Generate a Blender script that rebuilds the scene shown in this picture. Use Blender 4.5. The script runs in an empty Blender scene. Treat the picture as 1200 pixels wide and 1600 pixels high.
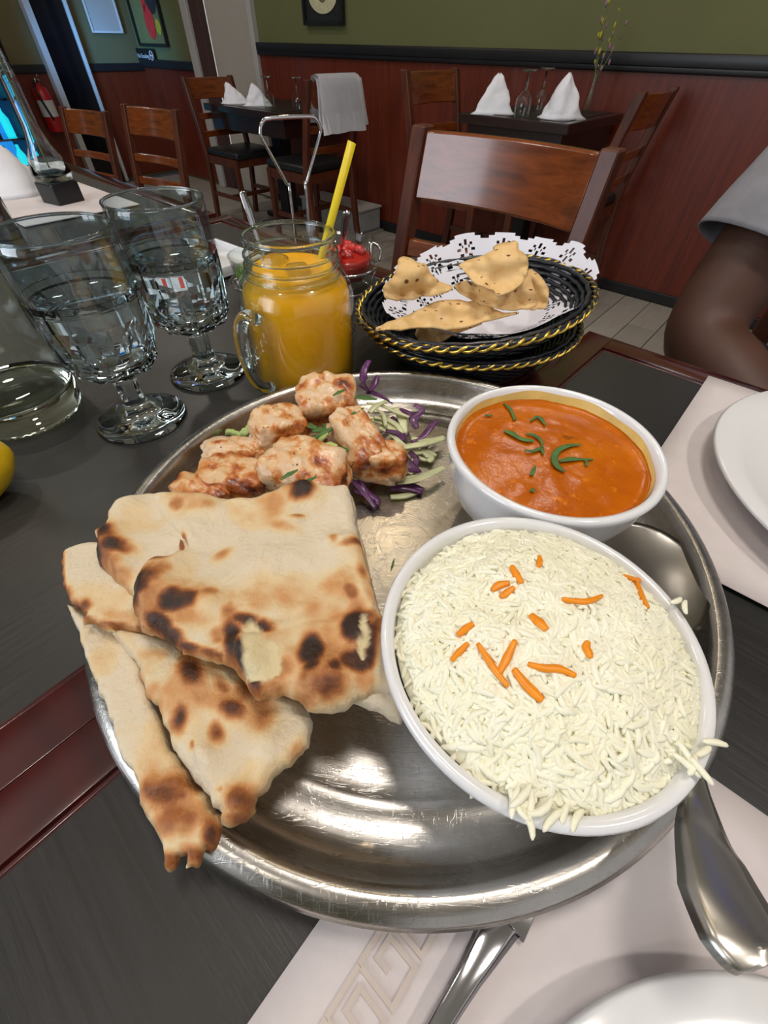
import bpy, bmesh, math, random
import numpy as np
from mathutils import Vector, Matrix, noise
from mathutils.geometry import delaunay_2d_cdt
random.seed(7)
scene = bpy.context.scene
C = scene.collection
PI = math.pi

# ------------------------------------------------------------------ camera
ZT = 0.75                      # height of the table top
F_PX, TH, RO, HC = 657.63, 0.841587, 0.019516, 0.215
cam_data = bpy.data.cameras.new('camera')
cam_data.sensor_fit = 'VERTICAL'; cam_data.sensor_height = 36.0
cam_data.lens = F_PX*36.0/1600.0
cam_data.clip_start = 0.01
cam = bpy.data.objects.new('camera', cam_data); C.objects.link(cam)
FW = Vector((0, math.cos(TH), -math.sin(TH)))
UP0 = Vector((0, math.sin(TH), math.cos(TH)))
RT = math.cos(RO)*Vector((1, 0, 0)) + math.sin(RO)*UP0
UP = -math.sin(RO)*Vector((1, 0, 0)) + math.cos(RO)*UP0
CAM = Vector((0, 0, ZT+HC))
cam.matrix_world = Matrix(((RT.x, UP.x, -FW.x, CAM.x), (RT.y, UP.y, -FW.y, CAM.y), (RT.z, UP.z, -FW.z, CAM.z), (0, 0, 0, 1)))
scene.camera = cam

# ------------------------------------------------------------------ world, exposure
scene.view_settings.view_transform = 'Standard'
scene.view_settings.look = 'None'
scene.view_settings.gamma = 1.0
scene.view_settings.use_curve_mapping = False
scene.view_settings.exposure = 0.18
world = bpy.data.worlds.new('world'); scene.world = world
world.use_nodes = True
bg = world.node_tree.nodes['Background']
bg.inputs[0].default_value = (0.80, 0.79, 0.80, 1)
bg.inputs[1].default_value = 0.55
scene.cycles.use_denoising = True
scene.cycles.max_bounces = 12
scene.cycles.transmission_bounces = 12
scene.cycles.transparent_max_bounces = 16
scene.cycles.sample_clamp_indirect = 4.0

# room axes: u along the back wall, v towards it (turned 40 degrees from the camera heading)
A40 = math.radians(-40)
E1 = Vector((math.cos(A40), math.sin(A40), 0)); E2 = Vector((-math.sin(A40), math.cos(A40), 0))
def R(u, v, z=0.0):
    p = E1*u + E2*v
    return Vector((p.x, p.y, z))

def area(name, loc, size, power, color, target=None, shape='DISK', spread=180):
    l = bpy.data.lights.new(name, 'AREA'); l.energy = power; l.color = color; l.shape = shape; l.size = size
    if shape == 'RECTANGLE': l.size_y = size
    l.spread = math.radians(spread)
    o = bpy.data.objects.new(name, l); C.objects.link(o); o.location = loc
    d = (Vector(target) - Vector(loc)) if target is not None else Vector((0, 0, -1))
    o.rotation_euler = d.to_track_quat('-Z', 'Y').to_euler()
    return o
CEIL = 2.75
LAMPS = [  # x, y, radius, watts, colour of the ceiling lamps
    (0.05, 1.72, 0.035, 2.0, (1.0, 0.80, 0.52)),
    (1.05, -0.35, 0.09, 11, (1.0, 0.93, 0.86)),
    (0.16, 0.42, 0.22, 8, (1.0, 0.95, 0.90)),
    (-1.30, 1.20, 0.10, 5, (1.0, 0.92, 0.82)),
    (-1.6, 3.2, 0.12, 7, (1.0, 0.92, 0.82)),
    (0.9, 2.1, 0.12, 3, (1.0, 0.9, 0.8)),
    (-3.4, 3.2, 0.12, 7, (1.0, 0.92, 0.82)),
    (-0.9, -0.8, 0.10, 3, (1.0, 0.92, 0.82)),
]
for i, (x, y, r, w, c) in enumerate(LAMPS):
    area('ceiling_light_beam', (x, y, CEIL-0.035), r*2, w, c)
# daylight from the shop window behind the camera, and the glow of the drinks fridge
area('window_daylight', R(-1.2, -2.6, 1.7), 1.6, 40, (0.82, 0.89, 1.0), R(-1.2, 0.8, 0.9), 'RECTANGLE')
area('fridge_glow', R(-4.75, 1.75, 1.0), 0.25, 2.6, (0.12, 0.45, 1.0), R(-5.45, 2.72, 0.85), 'DISK', 75)

# ------------------------------------------------------------------ pixel -> place on a real horizontal plane (z above the table)
def at(px, py, z=0.0):
    d = F_PX*FW + (px-600)*RT - (py-800)*UP
    t = (z-HC)/d.z
    return Vector((d.x*t, d.y*t, z+ZT))
def pix(p):
    q = p-CAM; w = q.dot(FW)
    return 600+F_PX*q.dot(RT)/w, 800-F_PX*q.dot(UP)/w

# ------------------------------------------------------------------ materials
def lin(c):
    f = lambda v: (v/12.92 if v <= .04045 else ((v+.055)/1.055)**2.4)
    return (f(c[0]/255), f(c[1]/255), f(c[2]/255), 1)
class NT:
    def __init__(s, name):
        s.m = bpy.data.materials.new(name); s.m.use_nodes = True
        s.t = s.m.node_tree; s.b = s.t.nodes['Principled BSDF']; s.out = s.t.nodes['Material Output']
    def n(s, typ, **kw):
        n = s.t.nodes.new(typ)
        for k, v in kw.items():
            if k.startswith('i_'): n.inputs[k[2:].replace('_', ' ')].default_value = v
            else: setattr(n, k, v)
        return n
    def l(s, a, b): s.t.links.new(a, b)
    def coord(s, scale=(1, 1, 1), kind='Object'):
        tc = s.n('ShaderNodeTexCoord'); mp = s.n('ShaderNodeMapping'); mp.inputs['Scale'].default_value = scale
        s.l(tc.outputs[kind], mp.inputs[0]); return mp.outputs[0]
    def noise(s, scale, detail=3, rough=.5, co=None, dist=0):
        n = s.n('ShaderNodeTexNoise'); n.inputs['Scale'].default_value = scale; n.inputs['Detail'].default_value = detail
        n.inputs['Roughness'].default_value = rough; n.inputs['Distortion'].default_value = dist
        s.l(co if co is not None else s.coord(), n.inputs['Vector']); return n.outputs['Fac']
    def ramp(s, fac, stops, interp='LINEAR'):
        r = s.n('ShaderNodeValToRGB'); r.color_ramp.interpolation = interp
        e = r.color_ramp.elements
        while len(e) < len(stops): e.new(0.5)
        for k, (p, c) in enumerate(stops):
            e[k].position = p; e[k].color = c if len(c) == 4 else lin(c)
        s.l(fac, r.inputs[0]); return r.outputs[0]
    def math(s, op, a, b=None, clamp=False):
        n = s.n('ShaderNodeMath', operation=op, use_clamp=clamp)
        for i, v in enumerate((a, b)):
            if v is None: continue
            if isinstance(v, (int, float)): n.inputs[i].default_value = v
            else: s.l(v, n.inputs[i])
        return n.outputs[0]
    def mix(s, fac, a, b):
        n = s.n('ShaderNodeMix', data_type='RGBA')
        if isinstance(fac, (int, float)): n.inputs[0].default_value = fac
        else: s.l(fac, n.inputs[0])
        for i, v in ((6, a), (7, b)):
            if isinstance(v, tuple): n.inputs[i].default_value = v if len(v) == 4 else lin(v)
            else: s.l(v, n.inputs[i])
        return n.outputs[2]
    def bump(s, h, strength=.3, dist=.001):
        n = s.n('ShaderNodeBump'); n.inputs['Strength'].default_value = strength; n.inputs['Distance'].default_value = dist
        s.l(h, n.inputs['Height']); s.l(n.outputs[0], s.b.inputs['Normal'])
    def set(s, **kw):
        for k, v in kw.items():
            k = k.replace('_', ' ')
            if isinstance(v, (int, float, tuple)): s.b.inputs[k].default_value = v
            else: s.l(v, s.b.inputs[k])
        return s
M = {}
def simple(key, col, rough=.5, metal=0., var=0., vs=20, bump=0., bs=60, coat=0., sss=0., bd=.001, spec=.5, stretch=(1, 1, 1)):
    t = NT(key)
    c = lin(col)
    if var:
        nz = t.noise(vs, 4, .6, t.coord(stretch))
        d = tuple(max(0, v*(1-var)) for v in c[:3])+(1,); u = tuple(min(1, v*(1+var)) for v in c[:3])+(1,)
        t.set(Base_Color=t.ramp(nz, [(.3, d), (.7, u)]))
    else: t.set(Base_Color=c)
    t.set(Roughness=rough, Metallic=metal, Specular_IOR_Level=spec)
    if coat: t.set(Coat_Weight=coat, Coat_Roughness=.08)
    if sss: t.set(Subsurface_Weight=sss, Subsurface_Radius=(.004, .003, .002), Subsurface_Scale=1.0)
    if bump: t.bump(t.noise(bs, 4, .6, t.coord(stretch)), bump, bd)
    M[key] = t.m
    return t.m

simple('porcelain', (232, 232, 233), .16, var=.01, vs=8, coat=.5)
simple('paper', (214, 205, 204), .8, var=.03, vs=60, bump=.1, bs=400)
simple('paper_print', (203, 190, 180), .8, var=.05, vs=60)
simple('doily_paper', (226, 226, 236), .7, var=.02, vs=60)
simple('napkin_cloth', (240, 240, 246), .85, var=.03, vs=30, bump=.2, bs=500)
simple('green_wall', (104, 106, 66), .75, var=.06, vs=2)
simple('grey_green_wall', (104, 96, 64), .7, var=.06, vs=2)
simple('black_trim', (26, 26, 28), .4, var=.2, vs=6)
simple('white_trim', (176, 172, 168), .6, var=.04, vs=4)
simple('door_paint', (178, 170, 160), .6, var=.05, vs=2)
simple('brown_jamb', (70, 46, 42), .6, var=.1, vs=10)
simple('ceiling_paint', (205, 198, 184), .9, var=.03, vs=3)
simple('black_vinyl', (26, 27, 30), .38, var=.15, vs=20, bump=.15, bs=200)
simple('black_plastic', (16, 17, 20), .35, var=.1, vs=20)
simple('dark_glass', (10, 11, 15), .08, var=.1, vs=3)
simple('chrome', (205, 205, 208), .12, 1., var=.03, vs=30)
simple('spoon_steel', (196, 192, 184), .30, 1., var=.06, vs=60)
simple('straw_yellow', (226, 200, 20), .4, var=.04, vs=30, sss=.1)
simple('gold', (232, 196, 92), .28, 1., var=.18, vs=300, bump=.3, bs=700)
simple('basket_black', (20, 24, 32), .33, var=.3, vs=120, bump=.5, bs=260, coat=.3)
simple('green_leaf', (74, 112, 52), .5, var=.35, vs=160, bump=.3, bs=300)
simple('lettuce', (176, 196, 112), .4, var=.25, vs=80, sss=.2, bump=.3, bs=150)
simple('white_cabbage', (214, 218, 172), .35, var=.2, vs=70, sss=.25, bump=.2, bs=200)
simple('purple_cabbage', (92, 44, 96), .32, var=.45, vs=120, bump=.3, bs=200, coat=.2)
simple('sauce_film', (228, 200, 118), .3, var=.12, vs=60)
simple('carrot', (248, 146, 8), .4, var=.12, vs=200, sss=.15)
simple('pickle', (196, 34, 22), .25, var=.3, vs=120, bump=.4, bs=200, coat=.5)
simple('chutney', (96, 128, 44), .35, var=.3, vs=120, bump=.3, bs=200, coat=.3)
simple('lemon_peel', (222, 184, 20), .42, var=.08, vs=60, bump=.25, bs=350)
simple('fridge_body', (28, 30, 40), .5, var=.1, vs=5)
simple('extinguisher_red', (186, 28, 34), .35, var=.08, vs=20, coat=.3)
simple('label_white', (206, 206, 206), .6, var=.03, vs=60)
simple('poster_green', (112, 112, 66), .6, var=.1, vs=8)
simple('poster_red', (206, 44, 40), .5, var=.2, vs=30)
simple('poster_teal', (80, 190, 180), .5, var=.15, vs=30)
simple('poster_black', (30, 32, 34), .5, var=.3, vs=30)
simple('poster_blue', (40, 62, 140), .5, var=.25, vs=30)
simple('poster_cream', (202, 196, 158), .5, var=.1, vs=30)
simple('poster_yellow', (170, 162, 40), .5, var=.2, vs=30)
simple('shirt_grey', (134, 132, 136), .92, var=.1, vs=40, bump=.3, bs=600)
simple('shorts_grey', (104, 104, 108), .92, var=.1, vs=40, bump=.3, bs=600)
simple('skin', (78, 48, 35), .55, var=.12, vs=20, sss=.05, bump=.06, bs=300)
simple('hair', (20, 16, 14), .8, var=.3, vs=200, bump=.6, bs=400)
simple('eye_white', (220, 215, 208), .3, var=.02)
simple('shoe', (40, 40, 44), .6, var=.1)
simple('stem_green', (110, 120, 70), .6, var=.2, vs=50)
simple('flower_purple', (150, 110, 130), .7, var=.2, vs=50)
simple('flower_red', (190, 40, 40), .6, var=.2, vs=50)
simple('grout', (92, 88, 82), .9, var=.1, vs=40)
simple('outlet_box', (150, 152, 152), .7, var=.06, vs=20)
simple('black_inlay', (30, 30, 31), .42)
simple('grass_straw', (170, 150, 110), .7, var=.2)

def emit(key, col, s):
    t = NT(key); t.set(Base_Color=lin(col), Emission_Color=lin(col), Emission_Strength=s, Roughness=.4); M[key] = t.m
emit('lamp_warm', (255, 215, 150), 9); emit('lamp_white', (255, 240, 225), 8)
emit('fridge_light', (40, 160, 255), .8); emit('fridge_cyan', (30, 225, 240), 1.1); emit('screen_blue', (90, 120, 255), .4)

def wood(key, c1, c2, rough, coat, scale=(3, 40, 40), bump=.08):
    t = NT(key)
    n1 = t.noise(2.2, 6, .62, t.coord(scale), .4)
    t.set(Base_Color=t.ramp(n1, [(.3, c1), (.72, c2)]), Roughness=rough, Coat_Weight=coat, Coat_Roughness=.12)
    t.bump(t.noise(3, 5, .6, t.coord(tuple(v*2 for v in scale))), bump, .001); M[key] = t.m
wood('chair_wood', (62, 26, 12), (100, 46, 20), .45, .08, (18, 18, 3))
wood('chair_wood_rail', (88, 40, 14), (138, 68, 24), .26, .6, (3, 30, 30))
wood('table_edge_wood', (48, 8, 8), (74, 14, 12), .2, .7, (4, 30, 30))
wood('wainscot_wood', (82, 24, 8), (116, 42, 12), .45, .12, (26, 26, 1.2))
wood('dark_table_wood', (28, 14, 12), (46, 24, 18), .35, .3, (4, 20, 20))
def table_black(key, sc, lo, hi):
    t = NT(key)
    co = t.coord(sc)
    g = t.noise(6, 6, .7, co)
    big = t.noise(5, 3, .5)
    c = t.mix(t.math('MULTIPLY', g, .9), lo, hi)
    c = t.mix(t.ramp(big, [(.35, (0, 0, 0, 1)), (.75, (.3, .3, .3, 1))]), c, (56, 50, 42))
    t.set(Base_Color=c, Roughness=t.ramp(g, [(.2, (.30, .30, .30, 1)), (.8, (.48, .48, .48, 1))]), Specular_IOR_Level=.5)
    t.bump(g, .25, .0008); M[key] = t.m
table_black('table_black_along', (60, 3, 10), (34, 34, 34), (62, 60, 57)); table_black('table_black_across_shaded', (3, 60, 10), (18, 18, 18), (44, 43, 43))  # across: shade on the near inlay is put into its darker base colour

def steel():
    t = NT('brushed_steel')
    tc = t.n('ShaderNodeTexCoord'); sp = t.n('ShaderNodeSeparateXYZ'); t.l(tc.outputs['Object'], sp.inputs[0])
    rr = t.math('SQRT', t.math('ADD', t.math('MULTIPLY', sp.outputs[0], sp.outputs[0]), t.math('MULTIPLY', sp.outputs[1], sp.outputs[1])))
    cb = t.n('ShaderNodeCombineXYZ'); t.l(rr, cb.inputs[0]); t.l(sp.outputs[2], cb.inputs[1])
    brush = t.noise(900, 3, .6, cb.outputs[0])
    mott = t.noise(35, 4, .6)
    l1 = t.noise(26, 2, .5, t.coord((1, 7, 1)), 2.5); l2 = t.noise(24, 2, .5, t.coord((6, 1.4, 1)), 2.5)
    k1 = t.ramp(l1, [(.485, (0, 0, 0, 1)), (.5, (1, 1, 1, 1)), (.515, (0, 0, 0, 1))]); k2 = t.ramp(l2, [(.488, (0, 0, 0, 1)), (.5, (1, 1, 1, 1)), (.512, (0, 0, 0, 1))])
    scr = t.math('ADD', k1, k2)
    rough = t.math('ADD', t.math('MULTIPLY', mott, .14), t.math('ADD', t.math('MULTIPLY', brush, .10), .15))
    t.set(Base_Color=t.ramp(mott, [(.3, (172, 168, 161)), (.7, (198, 194, 188))]), Metallic=1., Roughness=rough)
    h = t.math('ADD', t.math('MULTIPLY', brush, .35), t.math('MULTIPLY', scr, .25))
    t.bump(h, .22, .0004); M['brushed_steel'] = t.m
steel()

def glassy(key, col, ior=1.47, rough=0.):
    t = NT(key); t.set(Base_Color=lin(col), Transmission_Weight=1., IOR=ior, Roughness=rough)
    M[key] = t.m
glassy('glass', (240, 250, 252)); glassy('water', (250, 253, 255), 1.33); glassy('ice', (245, 250, 250), 1.31, .15)
glassy('carafe_glass', (226, 236, 222), 1.47)
def thin(key, tint, refl=1.0, pw=3.0, base=.03):
    t = NT(key); tr = t.n('ShaderNodeBsdfTransparent'); tr.inputs[0].default_value = lin(tint)
    gl = t.n('ShaderNodeBsdfGlossy'); gl.inputs['Roughness'].default_value = .02
    fr = t.n('ShaderNodeLayerWeight'); fr.inputs[0].default_value = .5
    fo = t.math('ADD', t.math('MULTIPLY', t.math('POWER', fr.outputs['Facing'], pw), .6), base)
    mx = t.n('ShaderNodeMixShader'); t.l(t.math('MULTIPLY', fo, refl, True), mx.inputs[0]); t.l(tr.outputs[0], mx.inputs[1]); t.l(gl.outputs[0], mx.inputs[2])
    t.l(mx.outputs[0], t.out.inputs[0]); t.t.nodes.remove(t.b); M[key] = t.m
thin('thin_glass', (250, 252, 250)); thin('goblet_wall', (238, 247, 250), 1.0, 1.8, .06); thin('cooler_glass', (240, 240, 240))

def juice():
    t = NT('orange_juice')
    n = t.noise(22, 3, .5)
    t.set(Base_Color=t.ramp(n, [(.3, (250, 172, 2)), (.7, (255, 192, 12))]), Roughness=.3)
    M['orange_juice'] = t.m
juice()
def curry():
    t = NT('curry')
    n = t.noise(45, 5, .65); n2 = t.noise(160, 3, .6)
    c = t.ramp(n, [(.25, (168, 80, 0)), (.5, (188, 94, 0)), (.75, (205, 114, 2))])
    c = t.mix(t.ramp(n2, [(.62, (0, 0, 0, 1)), (.72, (.7, .7, .7, 1))]), c, (228, 128, 24))
    n3 = t.noise(110, 2, .5)
    c = t.mix(t.ramp(n3, [(.70, (0, 0, 0, 1)), (.76, (.6, .6, .6, 1))]), c, (110, 62, 8))
    t.set(Base_Color=c, Roughness=.22, Specular_IOR_Level=.35, Subsurface_Weight=.08, Subsurface_Radius=(.006, .002, .001), Subsurface_Scale=1.)
    t.bump(t.math('ADD', t.noise(120, 3, .6), t.math('MULTIPLY', t.noise(420, 2, .5), .35)), .22, .0012); M['curry'] = t.m
curry()
def naan_mat():
    t = NT('naan_crust')
    at_ = t.n('ShaderNodeVertexColor'); at_.layer_name = 'scorch'
    sp = t.n('ShaderNodeSeparateColor'); t.l(at_.outputs[0], sp.inputs[0])
    nz = t.noise(110, 5, .65); nb = t.noise(30, 3, .5)
    s = t.math('MULTIPLY', sp.outputs[0], t.math('ADD', t.math('MULTIPLY', nz, .9), .55))
    s = t.math('ADD', s, t.math('MULTIPLY', t.math('SUBTRACT', nb, .54, True), 1.3), True)
    base = t.ramp(s, [(.0, (219, 204, 177)), (.12, (221, 196, 152)), (.3, (206, 152, 96)), (.5, (160, 96, 46)), (.72, (96, 52, 24)), (.95, (44, 26, 16))])
    crumb = t.mix(nz, (206, 190, 140), (232, 218, 182))
    c = t.mix(sp.outputs[1], base, crumb)
    t.set(Base_Color=c, Roughness=.62, Subsurface_Weight=.12, Subsurface_Radius=(.006, .004, .002), Subsurface_Scale=1.)
    t.bump(t.math('ADD', t.noise(48, 5, .55), t.math('MULTIPLY', t.noise(380, 3, .6), .10)), .8, .0045); M['naan_crust'] = t.m
naan_mat()
def chicken_mat():
    t = NT('grilled_chicken')
    at_ = t.n('ShaderNodeVertexColor'); at_.layer_name = 'scorch'
    sp = t.n('ShaderNodeSeparateColor'); t.l(at_.outputs[0], sp.inputs[0])
    nz = t.noise(55, 5, .65); fine = t.noise(260, 3, .6)
    s = t.math('MULTIPLY', sp.outputs[0], t.math('ADD', t.math('MULTIPLY', nz, 1.5), .2))
    s = t.math('ADD', s, t.math('MULTIPLY', t.math('SUBTRACT', nz, .46, True), 2.6), True)
    base = t.ramp(s, [(.0, (222, 196, 168)), (.22, (224, 184, 136)), (.42, (206, 134, 68)), (.66, (168, 84, 34)), (.95, (92, 40, 16))])
    fl = t.n('ShaderNodeTexVoronoi'); fl.inputs['Scale'].default_value = 330; t.l(t.coord(), fl.inputs['Vector'])
    m1 = t.math('MULTIPLY', t.math('LESS_THAN', fl.outputs['Distance'], .22), t.math('GREATER_THAN', fine, .60))
    base = t.mix(m1, base, (58, 54, 26))
    t.set(Base_Color=base, Roughness=.36, Coat_Weight=.25, Coat_Roughness=.2, Subsurface_Weight=.12, Subsurface_Radius=(.008, .004, .002), Subsurface_Scale=1.)
    t.bump(t.math('ADD', t.noise(90, 5, .6), t.math('MULTIPLY', fine, .2)), .6, .002); M['grilled_chicken'] = t.m
chicken_mat()
def papad_mat():
    t = NT('papadum')
    nz = t.noise(45, 4, .6); 
    c = t.ramp(nz, [(.28, (222, 176, 108)), (.55, (232, 194, 134)), (.8, (212, 152, 82))])
    v = t.n('ShaderNodeTexVoronoi'); v.inputs['Scale'].default_value = 95; t.l(t.coord((1, 1.6, 1)), v.inputs['Vector'])
    seed = t.math('MULTIPLY', t.math('LESS_THAN', v.outputs['Distance'], .17), t.math('GREATER_THAN', t.noise(60, 2, .5), .47))
    c = t.mix(seed, c, (120, 72, 34))
    t.set(Base_Color=c, Roughness=.55, Subsurface_Weight=.1, Subsurface_Radius=(.006, .004, .002), Subsurface_Scale=1.)
    t.bump(t.noise(220, 4, .6), .5, .0012); M['papadum'] = t.m
papad_mat()
def rice_mat():
    t = NT('basmati_rice')
    c = t.ramp(t.noise(70, 3, .5), [(.3, (243, 240, 212)), (.7, (250, 248, 228))])
    t.set(Base_Color=c, Roughness=.45, Specular_IOR_Level=.35); M['basmati_rice'] = t.m
rice_mat()
def plank_mat():
    t = NT('floor_plank')
    oi = t.n('ShaderNodeObjectInfo')
    a = t.ramp(oi.outputs['Random'], [(0, (150, 145, 136)), (1, (178, 172, 162))])
    g = t.noise(7, 6, .7, t.coord((14, 1.2, 1)))
    t.set(Base_Color=t.mix(t.ramp(g, [(.4, (0, 0, 0, 1)), (.8, (.5, .5, .5, 1))]), a, (118, 112, 104)), Roughness=.45); M['floor_plank'] = t.m
plank_mat()

# ------------------------------------------------------------------ object helpers
def mesh_obj(name, bm, mat, parent=None, smooth=True, loc=None, rotz=0.):
    me = bpy.data.meshes.new(name)
    bmesh.ops.recalc_face_normals(bm, faces=bm.faces[:])
    bm.to_mesh(me); bm.free()
    if smooth: me.polygons.foreach_set('use_smooth', [True]*len(me.polygons))
    me.materials.append(M[mat] if isinstance(mat, str) else mat)
    o = bpy.data.objects.new(name, me); C.objects.link(o)
    if parent is not None: o.parent = parent
    if loc is not None: o.location = loc
    if rotz: o.rotation_euler.z = rotz
    return o
def tag(o, label, cat, group=None, kind=None):
    o['label'] = label; o['category'] = cat
    if group: o['group'] = group
    if kind: o['kind'] = kind
    return o
def thing(name, label, cat, loc=(0, 0, 0), rotz=0., group=None):
    o = bpy.data.objects.new(name, None); C.objects.link(o); o.empty_display_size = .05
    o.location = loc; o.rotation_euler.z = rotz
    return tag(o, label, cat, group)
def struct(name, bm, mat, rotz=0., loc=None, parent=None, smooth=False):
    o = mesh_obj(name, bm, mat, parent, smooth, loc, rotz)
    if parent is None: o['kind'] = 'structure'
    return o
def copy_tree(src, loc, rotz, label, group=None, scale=None):
    r = src.copy(); C.objects.link(r); r.location = loc; r.rotation_euler.z = rotz; r['label'] = label
    if group: r['group'] = group
    if scale: r.scale = scale
    for ch in list(src.children):
        c = ch.copy(); C.objects.link(c); c.parent = r
        for g in ch.children:
            d = g.copy(); C.objects.link(d); d.parent = c
    return r
def auto_smooth(o, ang=35):
    o.data.set_sharp_from_angle(angle=math.radians(ang)); return o

def box(bm, c, s, rot=None, bev=0., seg=2):
    r = bmesh.ops.create_cube(bm, size=1.0)
    vs = r['verts']
    mt = Matrix.Translation(c) @ (rot if rot is not None else Matrix.Identity(4)) @ Matrix.Diagonal((s[0], s[1], s[2], 1))
    bmesh.ops.transform(bm, matrix=mt, verts=vs)
    if bev:
        es = list({e for v in vs for e in v.link_edges})
        bmesh.ops.bevel(bm, geom=es, offset=bev, segments=seg, affect='EDGES', profile=.5)
def RZ(a): return Matrix.Rotation(a, 4, 'Z')
def lathe(bm, prof, n=48, center=(0, 0, 0), fac=None):
    """prof: list of (r, z); closed loops allowed; r == 0 collapses to a point. fac(k, i) -> radius factor"""
    rings = []
    for i, (r, z) in enumerate(prof):
        if r <= 1e-6:
            rings.append([bm.verts.new((center[0], center[1], center[2]+z))])
        else:
            rings.append([bm.verts.new((center[0]+r*(fac(k, i) if fac else 1)*math.cos(2*PI*k/n), center[1]+r*(fac(k, i) if fac else 1)*math.sin(2*PI*k/n), center[2]+z)) for k in range(n)])
    for a, b in zip(rings, rings[1:]):
        for k in range(n):
            k2 = (k+1) % n
            if len(a) == 1 and len(b) == 1: continue
            if len(a) == 1: bm.faces.new((a[0], b[k2], b[k]))
            elif len(b) == 1: bm.faces.new((a[k], a[k2], b[0]))
            else: bm.faces.new((a[k], a[k2], b[k2], b[k]))
    return rings
def tube(bm, pts, rad, n=10, closed=False, sq=1.0):
    """swept tube; rad number or list; sq flattens the second axis"""
    pts = [Vector(p) for p in pts]; N = len(pts)
    rads = rad if isinstance(rad, (list, tuple)) else [rad]*N
    rings = []; up = None
    for i, p in enumerate(pts):
        a = pts[(i-1) % N] if (closed or i > 0) else p; b = pts[(i+1) % N] if (closed or i < N-1) else p
        t = (b-a).normalized() if (b-a).length > 1e-9 else Vector((0, 0, 1))
        if up is None: up = Vector((0, 0, 1)) if abs(t.z) < .9 else Vector((1, 0, 0))
        s = t.cross(up)
        if s.length < 1e-6: s = t.cross(Vector((1, 0, 0)))
        s.normalize(); up = s.cross(t).normalized()
        rings.append([bm.verts.new(p + s*math.cos(2*PI*k/n)*rads[i] + up*math.sin(2*PI*k/n)*rads[i]*sq) for k in range(n)])
    m = N if closed else N-1
    for i in range(m):
        a, b = rings[i], rings[(i+1) % N]
        for k in range(n): bm.faces.new((a[k], a[(k+1) % n], b[(k+1) % n], b[k]))
    if not closed:
        bm.faces.new(rings[0][::-1]); bm.faces.new(rings[-1])
def spline(pts, sub=6, closed=False):
    pts = [Vector(p) for p in pts]; N = len(pts); out = []
    rng = range(N if closed else N-1)
    for i in rng:
        if closed: p0, p1, p2, p3 = pts[(i-1) % N], pts[i], pts[(i+1) % N], pts[(i+2) % N]
        else: p0, p1, p2, p3 = pts[max(i-1, 0)], pts[i], pts[i+1], pts[min(i+2, N-1)]
        for k in range(sub):
            t = k/sub
            out.append(.5*((2*p1)+(-p0+p2)*t+(2*p0-5*p1+4*p2-p3)*t*t+(-p0+3*p1-3*p2+p3)*t**3))
    if not closed: out.append(pts[-1])
    return out
def fbm(p, s, o=3): return noise.fractal(Vector(p)*s, 1.0, 2.0, o)

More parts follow.
